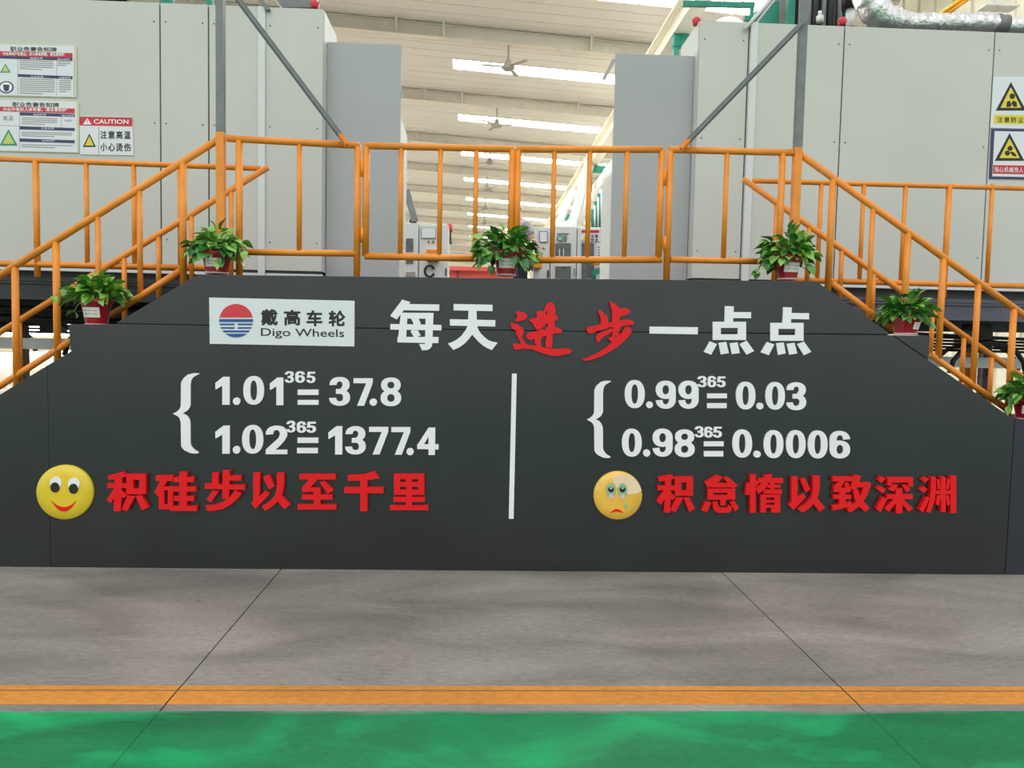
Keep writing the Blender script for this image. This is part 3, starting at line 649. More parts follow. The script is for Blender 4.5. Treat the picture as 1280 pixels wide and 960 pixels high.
# machinery below the walkways
def machinery(label, sx, x0, x1, n, seed):
    random.seed(seed)
    t = thing('undercarriage_machinery', ((x0+x1)/2, 3, 0), label, 'machinery')
    for i in range(n):
        z = 1.74-.028*i+random.uniform(-.015,.015); y = 1.5+random.uniform(0,1.6)
        MB().tube([(x0,y,z), (x1,y,z+random.uniform(-.13,.06))], random.uniform(.010,.028), 8).build('pipe', MACH, t)
    for i in range(5):
        x = x0+(x1-x0)*(i+.3+random.uniform(-.2,.2))/5; y = random.uniform(1.6,3.0)
        MB().box((x-.07,y,1.5), (x+.09,y+.2,1.76)).build('drive_box', MACH, t, bevel=.01)
        a = random.uniform(.3,.5)
        MB().tube([(x-a*math.cos(u*PI/8), y-.1, 1.32+.28*math.sin(u*PI/8)) for u in range(9)], .022, 8).build('hose', RUBBER, t)
    for i in range(4):
        x = x0+(x1-x0)*(i+.5)/4
        MB().box((x-.04,2.2,0), (x+.04,2.28,1.9)).build('support', MACH, t)
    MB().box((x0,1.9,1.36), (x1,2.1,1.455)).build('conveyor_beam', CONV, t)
    for i in range(5): MB().tube([(x0+i*.1, 2.5, 1.52+i*.03), (x1,2.6,1.5+i*.035)], .014, 6).build('cable', RUBBER, t)
    return t
machinery('dark grimy pipes and drives under the left walkway', -1, -6.6, -2.75, 6, 3)
machinery('dark grimy pipes and drives under the right walkway', 1, 3.35, 7.5, 3, 5)
p = P(1212,400,2.4); tag(MB().box((p.x-.045,2.36,0), (p.x+.045,2.45,1.75)).build('orange_support', ORANGE), 'short orange square support under the right walkway', 'post')

# ------------------------------------------------------------ notices and signs
def pr(mb, pts, y, th=.0015, mi=0): mb.prism(xz(pts, y), y, y+th, mi=mi)
SY = MY-.008
def C5(a, b): return (a/6.0, 40+b/6.0)
def q4(a0, b0, a1, b1, dr=0): return [C5(a0,b0), C5(a1,b1-(b1-b0) + dr), C5(a1,b1+dr), C5(a0,b1)]
def triangle(t, cx, cy, w, h, y, m, inner, cv, em=INK):
    MB().prism(xz([cv(cx,cy-h/2), cv(cx+w/2,cy+h/2), cv(cx-w/2,cy+h/2)], y), y, y+.001).build('warning_triangle', em, t)
    MB().prism(xz([cv(cx,cy-h*.32), cv(cx+w*.34,cy+h*.40), cv(cx-w*.34,cy+h*.40)], y-.001), y-.001, y).build('triangle_field', inner, t)
def lines(mb, a0, a1, b0, n, step, cv, y, slope=0):
    for k in range(n):
        e = a1-(0 if k < n-1 else (a1-a0)*.35); b = b0+k*step
        pr(mb, [cv(a0,b), cv(e,b+slope), cv(e,b+slope+step*.38), cv(a0,b+step*.38)], y, .0008)
def notice(label, b0, title, strip, second):
    t = thing('notice_board', P(*C5(280,b0+200), MY), label, 'sign')
    r = 565 if b0 < 300 else 582
    MB().prism(xz([C5(-60,b0-8), C5(r-6,b0+8), C5(r+10,b0+20), C5(r+12,b0+400), C5(-60,b0+386)], SY), SY, MY).build('backing', CREAMP, t)
    MB().prism(xz([C5(-60,b0), C5(r-8,b0+14), C5(r,b0+396), C5(-60,b0+378)], SY-.002), SY-.002, SY).build('face', SIGNW, t)
    y = SY-.0035
    mb = MB(); text(mb, title, C5(r-490,b0+16)+C5(r-140,b0+52)+(1,), y, bold=.12); mb.build('title', INK, t)
    R0 = r-22
    mb = MB(); pr(mb, [C5(-60,b0+50), C5(R0,b0+66), C5(R0,b0+102), C5(-60,b0+84)], y); mb.build('red_band', SIGNR, t)
    mb = MB(); text(mb, strip, C5(20,b0+58)+C5(R0-60,b0+84)+(1,), y-.0012, bold=.1); mb.build('band_text', WHITE, t)
    mb = MB()
    a = 135
    if second == 0:
        pr(mb, [C5(-60,b0+84), C5(R0,b0+102), C5(R0,b0+124), C5(-60,b0+104)], y); pr(mb, [C5(a,b0+223), C5(R0,b0+240), C5(R0,b0+262), C5(a,b0+244)], y)
    else:
        a = 148
        for q in (93, 198, 290): pr(mb, [C5(a,b0+q), C5(R0,b0+q+14), C5(R0,b0+q+36), C5(a,b0+q+24)], y)
    mb.build('navy_band', SIGNB, t)
    mb = MB()
    if second == 0:
        for wd, x0_, x1_, yy in (('健康危害',225,320,b0+97), ('理化特性',430,525,b0+106), ('应急处理',228,325,b0+236), ('注意防护',440,530,b0+244)): text(mb, wd, C5(x0_,yy)+C5(x1_,yy+15), y-.0012)
    else:
        for wd, x0_, x1_, yy in (('健康危害',250,345,b0+104), ('理化特性',462,555,b0+113), ('应急处理',310,405,b0+207), ('注意防护',312,412,b0+300)): text(mb, wd, C5(x0_,yy)+C5(x1_,yy+15), y-.0012)
    mb.build('band_text', WHITE, t)
    mb = MB()
    if second == 0:
        lines(mb, a+12, 400, b0+118, 5, 15, C5, y, 8); lines(mb, 430, 530, b0+125, 3, 14, C5, y, 3); lines(mb, a+12, 410, b0+256, 8, 15, C5, y, 8); lines(mb, 442, 530, b0+268, 6, 16, C5, y, 3)
        pr(mb, [C5(a-3,b0+105), C5(a-1,b0+105), C5(a-1,b0+378), C5(a-3,b0+378)], y); pr(mb, [C5(424,b0+118), C5(426,b0+118), C5(426,b0+385), C5(424,b0+385)], y); pr(mb, [C5(554,b0+110), C5(556,b0+110), C5(556,b0+390), C5(554,b0+390)], y)
    else:
        lines(mb, a+14, 430, b0+132, 4, 14, C5, y, 8); lines(mb, a+14, 540, b0+240, 3, 13, C5, y, 8); lines(mb, a+14, 545, b0+334, 2, 14, C5, y, 8)
        pr(mb, [C5(a-3,b0+105), C5(a-1,b0+105), C5(a-1,b0+378), C5(a-3,b0+378)], y); pr(mb, [C5(458,b0+128), C5(460,b0+128), C5(460,b0+208), C5(458,b0+208)], y); pr(mb, [C5(0,b0+190), C5(145,b0+194), C5(145,b0+196), C5(0,b0+192)], y)
        text(mb, '高温', C5(22,b0+120)+C5(98,b0+156), y); text(mb, '物理性', C5(482,b0+148)+C5(540,b0+164), y)
    mb.build('fine_print', FAN, t)
    if second == 0:
        triangle(t, 40, b0+178, 78, 66, y-.0005, INK, SIGNG, C5, em=GREEN)
        mb = MB(); disc(mb, *C5(46,b0+322), 9.4, 7.6, y, .001); mb.build('mandatory_disc', SIGNB, t)
        mb = MB(); disc(mb, *C5(46,b0+322), 7.6, 6.2, y-.001, .001); mb.build('disc_field', WHITE, t)
        mb = MB(); pr(mb, [C5(22,b0+302), C5(70,b0+304), C5(66,b0+345), C5(44,b0+356), C5(28,b0+342)], y-.002); mb.build('mask_pictogram', SIGNB, t)
    else:
        triangle(t, 64, b0+282, 134, 122, y-.0005, INK, SIGNG, C5, em=GREEN)
notice('upper hazard notice board with red band, small green triangle and blue disc, left machine wall', 92, '职业危害告知牌', '作业场所产生粉尘，对人体有损害，请注意防护', 0)
notice('lower hazard notice board with three navy bands and a larger green triangle', 508, '职业危害告知牌', '作业环境对人体有害，请注意防护', 1)
t = thing('caution_sign', P(132,170,MY), 'small white CAUTION sign with red header and yellow triangle beside the lower notice', 'sign')
MB().prism(xz([C5(597,635), C5(992,642), C5(1000,925), C5(600,918)], SY), SY, MY).build('face', SIGNW, t)
mb = MB(); pr(mb, [C5(597,635), C5(992,642), C5(992,708), C5(597,700)], SY-.001); mb.build('red_band', SIGNR, t)
mb = MB(); text(mb, 'CAUTION', C5(703,654)+C5(964,688)+(.4,), SY-.002, offset=.02); pr(mb, [C5(655,645), C5(686,694), C5(622,693)], SY-.002); mb.build('band_text', WHITE, t)
mb = MB(); pr(mb, [C5(652,658), C5(658,658), C5(656,682), C5(653,682)], SY-.003); mb.build('exclamation_mark', SIGNR, t)
mb = MB()
for i, ch in enumerate('注意高温'): text(mb, ch, C5(752+59*i,740+i)+C5(802+59*i,800+i), SY-.001, bold=.25)
for i, ch in enumerate('小心烫伤'): text(mb, ch, C5(752+59*i,832+i)+C5(804+59*i,893+i), SY-.001, bold=.25)
pr(mb, [C5(740,708), C5(742,708), C5(742,910), C5(740,910)], SY-.001); mb.build('lettering', INK, t)
triangle(t, 670, 812, 98, 100, SY-.001, INK, SIGNY, C5)
def C8(a, b): return (1220+a/6.0, 80+b/6.0)
t = thing('warning_sign', P(1262,127,MY), 'white sign with a yellow triangle of a masked worker over a yellow caption, right wall', 'sign')
MB().prism(xz([C8(132,95), C8(420,100), C8(410,486), C8(108,478)], SY), SY, MY).build('face', SIGNW, t)
triangle(t, 262, 242, 228, 215, SY-.001, INK, SIGNY, C8)
mb = MB(); disc(mb, *C8(272,242), 3.4, 3.6, SY-.003, .001); pr(mb, [C8(228,322), C8(232,285), C8(255,272), C8(262,300), C8(280,272), C8(305,285), C8(308,320), C8(285,322), C8(270,300), C8(258,322)], SY-.003); mb.build('worker_pictogram', INK, t)
mb = MB(); pr(mb, [C8(135,380), C8(412,383), C8(408,452), C8(132,448)], SY-.001); mb.build('caption_band', SIGNY, t)
mb = MB()
for i, ch in enumerate('注意防尘'): text(mb, ch, C8(160+52*i,396+i)+C8(200+52*i,436+i), SY-.003, bold=.08)
mb.build('lettering', INK, t)
t = thing('warning_sign', P(1262,192,MY), 'blue-edged sign with a yellow machinery triangle over a red caption, right wall', 'sign')
MB().prism(xz([C8(118,486), C8(418,490), C8(405,866), C8(100,860)], SY), SY, MY).build('frame', SIGNB, t)
MB().prism(xz([C8(140,503), C8(402,508), C8(390,848), C8(122,842)], SY-.001), SY-.001, SY).build('face', SIGNW, t)
triangle(t, 252, 622, 222, 208, SY-.002, INK, SIGNY, C8)
mb = MB()
for a, b, r in ((256,632,3.2), (236,668,3.2)): disc(mb, *C8(a,b), r, r, SY-.004, .001)
pr(mb, [C8(262,655), C8(285,662), C8(305,685), C8(300,695), C8(275,688), C8(258,668)], SY-.004); mb.build('machinery_pictogram', INK, t)
mb = MB(); pr(mb, [C8(130,758), C8(396,762), C8(392,828), C8(126,822)], SY-.002); mb.build('caption_band', SIGNR, t)
mb = MB()
for i, ch in enumerate('当心机械伤人'): text(mb, ch, C8(138+37*i,770+i)+C8(170+37*i,810+i), SY-.0035, bold=.08)
mb.build('lettering', WHITE, t)

# ------------------------------------------------------------ plants
def leaf_mesh(name, k):
    L = 1.0; W = (.40,.34,.46)[k % 3]
    st = [(0,.0,0), (.06,.55,.05), (.22,.95,.06), (.42,1.0,.03), (.62,.78,-.02), (.82,.4,-.09), (1.0,.0,-.2)]
    vs = []; fs = []
    for i, (u, wv, z) in enumerate(st):
        c = math.sin(u*2.2+k)*.03
        vs += [(u*L-.10*(1 if i == 1 else 0), -W*wv, z+.13*wv+c), (u*L, 0, z+c), (u*L-.10*(1 if i == 1 else 0), W*wv, z+.13*wv+c*.5)]
    for i in range(len(st)-1):
        a = i*3; fs += [(a,a+3,a+4,a+1), (a+1,a+4,a+5,a+2)]
    me = bpy.data.meshes.new(name); me.from_pydata(vs, [], fs); me.polygons.foreach_set('use_smooth', [True]*len(fs)); return me
LM = []
for k in range(4):
    for j in range(3):
        me = leaf_mesh('leaf', j); me.materials.append(LEAFS[k]); LM.append((k, me))
def plant(px, py, yy, label, seed, n=175, spread=(.20,.15), tall=.24, skirt=.05, shape='dome', vine=None, potw=.098, poth=.148, tone=(4,3,3,1), lx=0, lwid=.075):
    random.seed(seed)
    b = P(px, py, yy-.01); t = thing('potted_plant', b, label, 'potted plant')
    prof = [(.001,0), (potw*.66,0), (potw*.68,.01), (potw*.93,poth*.82), (potw*.97,poth*.83), (potw,poth), (potw*.93,poth), (potw*.90,poth*.88), (.001,poth*.88)]
    MB().lathe(prof[:-3], b, 28).build('pot', POT, t)
    MB().lathe([(potw*.965,poth*.835), (potw*1.04,poth*.85), (potw*1.06,poth*1.0), (potw*.97,poth*1.01), (potw*.93,poth*.9)], b, 28).build('rim', POT, t)
    MB().lathe([(.001,poth*.9), (potw*.95,poth*.88)], b, 20).build('soil', SOIL, t)
    MB().lathe([(potw*.66,-.0), (potw*.74,.004), (potw*.76,.012), (potw*.70,.012)], b, 24).build('saucer', POTW, t)
    # paper label wrapped on the front of the pot
    mb = MB(); vs = []; nn = 6
    for zz in (poth*.30, poth*.68):
        r = potw*(.69+.25*zz/(poth*.82))+.0022
        for i in range(nn+1):
            a = -PI/2+lx+(i/nn-.5)*2*lwid/r*.78; vs.append((b.x+r*math.cos(a), b.y+r*math.sin(a), b.z+zz))
    mb.add(vs, [(i, i+1, nn+2+i, nn+1+i) for i in range(nn)], True); mb.build('label', LABEL, t)
    mb = MB()
    for zf in (.42, .54):
        z = poth*zf; r = potw*(.69+.25*z/(poth*.82))+.0032
        for (u0, u1) in ((-.75,-.35), (-.2,.3), (.45,.8)):
            a0 = -PI/2+lx+u0*lwid/r*.7; a1 = -PI/2+lx+u1*lwid/r*.7
            mb.add([(b.x+r*math.cos(a0), b.y+r*math.sin(a0), b.z+z), (b.x+r*math.cos(a1), b.y+r*math.sin(a1), b.z+z), (b.x+r*math.cos(a1), b.y+r*math.sin(a1), b.z+z+.006), (b.x+r*math.cos(a0), b.y+r*math.sin(a0), b.z+z+.006)], [(0,1,2,3)])
    mb.build('label_print', FAN, t)
    top = b+Vector((0,0,poth*.9)); st = MB()
    def put(base, dirv, L, droop, k=None):
        kk = random.choices(range(4), tone)[0] if k is None else k
        me = random.choice([m for q, m in LM if q == kk])
        o = bpy.data.objects.new('leaf', me); COL.objects.link(o); o.parent = t; o.matrix_parent_inverse = t.matrix_basis.inverted()
        d = dirv.normalized(); yaw = math.atan2(d.y, d.x); pit = math.asin(max(-1, min(1, d.z)))-droop
        Rm = Matrix.Rotation(yaw, 4, 'Z') @ Matrix.Rotation(-pit, 4, 'Y') @ Matrix.Rotation(random.uniform(-.7,.7), 4, 'X')
        o.matrix_basis = Matrix.Translation(base) @ Rm @ Matrix.Diagonal((L, L, L, 1))
    for i in range(n):
        a = random.uniform(0, 2*PI); f = math.sqrt(random.random())
        if shape == 'tall': f *= .9
        e = random.uniform(0, 1)
        h = (tall*(1-.55*f*f))*(.22+.78*e) - skirt*f*random.random()*1.6
        tip = top+Vector((math.cos(a)*spread[0]*f, math.sin(a)*spread[1]*f, h))
        root = top+Vector((math.cos(a)*potw*.5*random.random(), math.sin(a)*potw*.5*random.random(), -.01))
        mid = (root+tip)/2+Vector((0,0,.03)); L = random.uniform(.052,.084)*(1.1 if e > .6 else 1)
        back = (tip-mid).normalized()*L*.45
        st.tube([root, mid, tip-back], .0017, 5, cap=False)
        put(tip-back, (tip-mid).normalized()+Vector((math.cos(a),math.sin(a),.25))*.5+Vector((0,0,.35*e)), L, random.uniform(-.2,.7), 2 if (e > .75 and random.random() < .5) else None)
    for vp in (vine or []):
        pts = [top+Vector((0,-.05,0))]+[P(x, y, yy-.13) for x, y in vp]
        st.tube(pts, .002, 5, cap=False)
        for q in pts[2:]:
            for _ in range(2): put(q, Vector((random.uniform(-1,1), -.4, random.uniform(-.6,.2))), random.uniform(.045,.065), .4)
    o = st.build('stems', STEM, t); o['kind'] = 'stuff'
    return t
plant(271,343,.13,'potted pothos with bushy foliage on the platform beside the left corner post', 11, spread=(.20,.15), tall=.21, skirt=.08, lx=.05, vine=[[(244,300),(238,312)],[(300,305),(308,315)]])
plant(121,407,.13,'potted pothos with a trailing vine on the left stair ledge', 23, spread=(.20,.15), tall=.20, skirt=.03, tone=(5,1,5,2), lx=-.05, vine=[[(95,355),(82,362),(66,371)],[(98,380),(92,390)]], potw=.095, poth=.172)
plant(633,345.5,.13,'potted pothos in the middle of the platform, before the closed gate', 37, n=190, spread=(.225,.16), tall=.225, skirt=.10, tone=(5,4,2,0), lx=0, vine=[[(612,318),(606,328),(614,333)],[(605,300),(600,310)]], potw=.088, poth=.165)
plant(984,350.5,.13,'potted pothos with a tall shoot beside the right corner post', 41, spread=(.20,.15), tall=.24, skirt=.09, tone=(4,3,2,1), lx=.1, vine=[[(950,325),(944,338),(946,342)]], potw=.088, poth=.168)
plant(1132,418.5,.14,'potted pothos in a dull red pot on the right stair ledge', 53, n=150, spread=(.19,.14), tall=.21, skirt=.05, tone=(5,3,3,0), lx=.35, vine=[[(1158,395),(1161,405)]], potw=.102, poth=.125, lwid=.035)
plant(1284,524.5,.14,'potted pothos cut by the right edge of the picture, on the low right ledge', 67, spread=(.20,.15), tall=.23, skirt=.06, tone=(4,2,4,1), lx=-.35, potw=.098, poth=.15)

# ------------------------------------------------------------ background aisle: cabinets, worker, ducts
def rx(px, y): return P(px, 300, y).x
KY = 7.8
def cab(name, label, px0, px1, py, y, depth, m=CABW, extra=None):
    t = thing(name, ((rx(px0,y)+rx(px1,y))/2, y+depth/2, DZ), label, 'cabinet')
    MB().box((rx(px0,y), y, DZ), (rx(px1,y), y+depth, P((px0+px1)/2, py, y).z)).build('body', m, t, bevel=.01)
    return t
def onface(t, name, m, px0, py0, px1, py1, y, th=.02, bevel=0): 
    return MB().prism(xz([(px0,py0),(px1,py0),(px1,py1),(px0,py1)], y-th), y-th, y).build(name, m, t, bevel=bevel)
t = cab('control_cabinet', 'white control cabinet with a framed display, left side of the aisle', 524, 560, 280, KY, .8)
onface(t, 'display_frame', FAN, 526.5,284,545,298, KY); onface(t, 'display', SIGNW, 527.3,284.8,544.2,297.2, KY, .025)
for a in (535.5, 541.5): onface(t, 'knob', INK, a-.8,301,a+.8,303, KY, .04)
onface(t, 'socket_box', MATS['orange_paint'], 533,312,548,326, KY, .12); 
pts = [P(537+6*math.cos(a), 340+7*math.sin(a)-1, KY-.06) for a in [PI*k/8 for k in range(-1, -16, -1)]]
MB().tube(pts, .02, 8).build('cable_loop', RUBBER, t)
onface(t, 'handle', INK, 556.5,335,558,344, KY, .04)
t = cab('tool_cabinet', 'white cabinet with a dark glass side door at the far left of the aisle', 503, 523, 279, KY-.02, .8)
onface(t, 'door_window', GLASS, 506,298,516.5,314, KY-.02); onface(t, 'lower_window', GLASS, 506,323,516.5,329, KY-.02); onface(t, 'base_grille', FAN, 506,340,519,346, KY-.02)
t = thing('crane_arm', P(513,265,9.5), 'slanting grey steel beam above the left aisle cabinets', 'beam')
MB().bar(P(508,238,9.5), P(519,277,9.5), .12, .12).build('arm', STEEL, t); MB().box(P(512,274,9.45), P(520,279,9.6)).build('bracket', SEAM, t); MB().box((P(517,278,9.5).x-.05,9.47,0), (P(517,278,9.5).x+.05,9.57,P(517,278,9.5).z)).build('column', STEEL, t)
t = thing('valve_cluster', P(563,300,8.4), 'thin pipes with red topped valve right of the left control cabinet', 'valve')
MB().tube([P(561.5,280,8.4), P(562,290,8.4)], .05, 8).build('red_cap', SIGNR, t)
MB().tube([P(562,288,8.4), P(563,303,8.4), P(564,305,8.4)], .025, 8).tube([P(560,296,8.4), P(560,316,8.4)], .015, 6).build('pipe', SEAM, t)
t = cab('control_cabinet', 'white control cabinet with a small framed display, behind the worker', 668, 688, 284, KY, .8)
onface(t, 'display_frame', BLUE, 674,289,684.5,303, KY); onface(t, 'display', SIGNW, 674.8,289.8,683.7,302.2, KY, .025); onface(t, 'handle', INK, 684,338,686,347, KY, .03)
t = cab('tool_cabinet', 'tall white cabinet with dark windows under a round green sign', 689, 721, 283, KY-.02, .9)
onface(t, 'door_window', GLASS, 694,304,713.5,348, KY-.02); onface(t, 'window_bar', CABW, 694,327,713.5,333, KY-.02, .03)
for a in (699, 704): onface(t, 'window_tube', SIGNW, a,311,a+1,320, KY-.02, .025)
onface(t, 'handle', FAN, 717.5,335,718.5,344, KY-.02, .04)
mb = MB(); disc(mb, 700, 298, 4.1, 4.1, KY-.05, .01); mb.build('round_sign', GREEN, t)
mb = MB(); disc(mb, 700, 298, 2.2, 2.2, KY-.056, .005); mb.build('sign_field', SIGNW, t)
mb = MB(); disc(mb, 700, 298, 1.2, 1.2, KY-.06, .005); mb.build('sign_dot', GREEN, t)
onface(t, 'sign_text', STEEL, 697,291.5,711,292.7, KY-.02)
for k in range(4): onface(t, 'sign_text', STEEL, 705,295+2*k,708.5,295.8+2*k, KY-.02)
t = cab('tool_cabinet', 'tall white cabinet with red and white warning plate, right end of the aisle', 722, 752, 284, KY-.04, .9)
onface(t, 'door_window', GLASS, 727,304,742.5,348, KY-.04); onface(t, 'door_band', CABW, 727,322,742.5,328, KY-.04, .03)
onface(t, 'warning_plate', SIGNW, 726,286,750,302, KY-.04); onface(t, 'plate_band', SIGNR, 727,287.5,749,291, KY-.04, .025)
mb = MB()
for i, ch in enumerate('注意安全'): text(mb, ch, (738.5+(i % 2)*5.2, 293+(i//2)*4.6, 742.6+(i % 2)*5.2, 297+(i//2)*4.6), KY-.07, bold=.1)
mb.build('lettering', INK, t)
MB().prism(xz([(730.5,295),(734,300.5),(727,300.5)], KY-.07), KY-.07, KY-.06).build('warning_triangle', SIGNY, t)
onface(t, 'door_label', SIGNW, 746,305,751,322, KY-.04)
for k in range(4): onface(t, 'label_mark', INK, 747.8,308+3.4*k,749.2,309.8+3.4*k, KY-.04, .025)
t = thing('teal_box', P(746,342,KY-.4), 'small teal tray at the foot of the right aisle cabinet', 'box')
MB().prism(xz([(741,338),(749.5,334),(749.5,342),(742,346)], KY-.4), KY-.4, KY-.2).build('tray', GREEN, t)
MB().prism(xz([(742.5,328),(750,328),(750,330.5),(742.5,330.5)], KY-.3), KY-.3, KY-.1).build('lid', ORANGE, t); MB().box((rx(744,KY-.3)-.02,KY-.35,DZ), (rx(744,KY-.3)+.02,KY-.25,P(745,344,KY-.3).z)).build('leg', GREEN, t)
t = thing('yellow_box', P(670,325,7.2), 'yellow metal box under the hand of the worker', 'box')
MB().prism(xz([(661.5,319),(678,319),(678,335),(661.5,335)], 7.1), 7.1, 7.5).build('body', YEL, t, bevel=.01)
MB().prism(xz([(661,315.5),(678.5,315.5),(678.5,319),(661,319)], 7.08), 7.08, 7.52).build('lid', ORANGE, t)
onface(t, 'latch', INK, 664.5,332,666,339, 7.1, .03)
MB().prism(xz([(667,335),(674,335),(674,352),(667,352)], 7.2), 7.2, 7.35).build('stand', CABW, t)
# far red machine
t = thing('red_machine_bed', P(600,340,16), 'long red machine bed coloured pale for haze, far down the aisle', 'machine')
MB().box((rx(560,16),16,DZ-1.96), (rx(650,16),18,P(600,338,16).z)).build('bed', PINK, t)
MB().box((rx(556,15.8),15.8,P(600,338.5,15.8).z), (rx(655,15.8),18,P(600,333.5,15.8).z)).build('top_lip', PINK, t)
MB().box((rx(572,15.9),15.9,0), (rx(573,15.9),16,P(600,338,15.9).z)).build('leg', SEAM, t)

# ceiling fans hung from the rafters
for k in range(1, 8):
    yr = strips[k+1]+3.1-5.53
    x = (.70, .62, .45, .30, .25, .2, .18, .15)[k]
    if k == 0: pass
    zt = rz(x)-.37; zf = zt-.55
    t = thing('ceiling_fan', (x, yr, zf), ('', 'nearest grey ceiling fan', 'second grey ceiling fan from the front', 'third grey ceiling fan, seen over the gate', 'fourth grey ceiling fan, blades visible above the gate', 'fifth grey ceiling fan down the hall', 'sixth small grey ceiling fan down the hall', 'farthest small grey ceiling fan')[k]+' hanging from a rafter', 'ceiling fan', 'ceiling fans along the hall')
    MB().tube([(x,yr,zf), (x,yr,zt)], .025, 8).build('rod', FAN, t)
    MB().lathe([(.02,.20), (.06,.18), (.08,.08), (.17,.02), (.19,-.03), (.12,-.08), (.02,-.09)], (x,yr,zf), 20).build('motor', FAN, t)
    for j in range(3):
        a = .5+k*.7+j*2*PI/3; d = Vector((math.cos(a), math.sin(a), 0))
        MB().bar(Vector((x,yr,zf))+d*.15, Vector((x,yr,zf))+d*.72, .12, .012).build('blade', FAN, t)

# crane runway beam and green steel frame at the right
t = thing('runway_beam', (3.65, 25, 7.6), 'long cream runway beam running down the right side of the hall under the roof', 'beam')
MB().box((3.50,6,7.72), (3.80,60,7.76)).box((3.64,6,7.3), (3.67,60,7.72)).box((3.50,6,7.26), (3.80,60,7.3)).build('girder', CREAM, t)
for y in (9.5, 11.0, 20.5, 30.6, 40.4):
    MB().box((3.52,y,7.03), (8.9,y+.18,7.255)).build('bracket', GREEN, t); MB().box((3.53,y+.015,6.4), (3.62,y+.15,7.03)).build('hanger', GREEN, t)
t = thing('air_duct', (3.9,20,6.8), 'large white jacketed duct running beside the runway beam', 'duct')
MB().tube([(4.08,8,6.62), (4.08,26,6.60), (4.05,33,6.4)], .36, 20).build('pipe', DUCT, t)
for y in (10, 13, 16, 19, 22, 25): MB().tube([(4.08,y,6.61), (4.08,y+.08,6.61)], .38, 20).build('joint_band', DUCT, t)
t = thing('branch_duct', P(728,240,18), 'slanting white branch duct dropping to the aisle cabinets', 'duct')
MB().tube([P(742,188,22), P(731,225,19), P(722,258,16), P(714,286,8.3)], [.17,.16,.14,.09], 16).build('pipe', DUCT, t)
MB().tube([P(716,240,20), P(706,262,17), P(696,286,8.3)], [.12,.11,.08], 14).build('side_pipe', DUCT, t)
MB().tube([P(688,285,8.3), P(703,283,8.3), P(716,284,8.3)], .07, 10).build('collar', DUCT, t)
t = thing('green_pipe_rack', P(748,270,10), 'green pipes and valves above the right aisle cabinets', 'pipes')
for k in range(6): MB().tube([P(741+2.1*k, 262-5*k, 9.8), P(741+2.1*k, 288, 9.8)], .035, 8).build('pipe', (GREEN, DUCT)[k % 2], t)
MB().tube([P(732,272,9.9), P(752,262,9.9)], .03, 8).build('cross_pipe', GREEN, t); MB().box((rx(745,9.9)-.04,9.86,0), (rx(745,9.9)+.04,9.94,P(745,270,9.9).z)).build('column', GREEN, t)
# equipment above the right housing
t = thing('press_frame', (2.9,3.6,4.3), 'teal steel frame with black cylinders rising above the right machine housing', 'machine')
for px in (978, 1047): MB().box((rx(px,3.6)-.035,3.6,3.9), (rx(px,3.6)+.035,3.7,6.4)).build('column', GREEN, t)
MB().prism(xz([(944,14),(974,0),(974,34),(944,34)], 3.8), 3.8, 3.84).build('side_plate', GREEN, t)
MB().box((rx(978,3.7),3.7,4.3), (rx(1050,3.7),4.3,6)).build('press_body', MACH, t)
for px, r in ((998,.035), (1006,.04), (1017,.03), (1026,.05), (1036,.03)): MB().tube([(rx(px,3.5),3.5,4.1), (rx(px,3.5),3.5,6.3)], r, 12).build('cylinder', RUBBER if r > .035 else STEEL, t)
MB().tube([P(1025,28,3.4), P(1025,20,3.4)], .04, 10).tube([P(1025,20,3.4), P(1025,14,3.4)], .02, 10).build('gauge', CONV, t)
t = thing('vertical_pump', P(1062,20,3.2), 'black capped grey pipe beside the foil duct', 'pipe')
MB().tube([P(1063,34,3.2), P(1063,10,3.2)], .045, 14).build('pipe', CONV, t); MB().tube([P(1061,12,3.2), P(1061,-20,3.2)], .075, 14).build('cap', RUBBER, t)
t = thing('diagonal_conduit', P(950,18,2.5), 'diagonal pale conduits with black edge rising off the right housing roof', 'pipe')
MB().tube([P(931,37,1.96), P(967,-6,2.05)], .018, 10).tube([P(938,38,2.0), P(972,-6,2.1)], .012, 10).build('conduit', TRIM, t)
MB().tube([P(935,36,2.02), P(969,-6,2.1)], .012, 8).build('cable', RUBBER, t)
tag(MB().bar(P(853,5,6), P(943,6.5,6), .06, .07).bar(P(940,5,6), P(926,345,6), .05, .05).bar(P(930,23,6), P(939,23,6), .06, .06).build('overhead_frame', GREEN), 'teal overhead steel frame left of the press frame', 'frame')
for px, py, y, lab in ((393,6,2.1,'small red valve cap on the roof of the left machine housing'), (870.5,27,2.1,'small red valve cap at the inner corner of the right machine housing roof'), (1052.5,27,2.1,'small red valve cap beside the black capped pipe')):
    p = P(px, py+5, y); t = thing('red_valve', p, lab, 'valve')
    MB().lathe([(.001,0), (.03,0), (.036,.02), (.036,.05), (.025,.07), (.001,.075)], p, 14).build('cap', SIGNR, t)
    MB().tube([(p.x-.04,p.y,p.z+.045), (p.x+.04,p.y,p.z+.045)], .012, 8).build('handle', SIGNR, t)
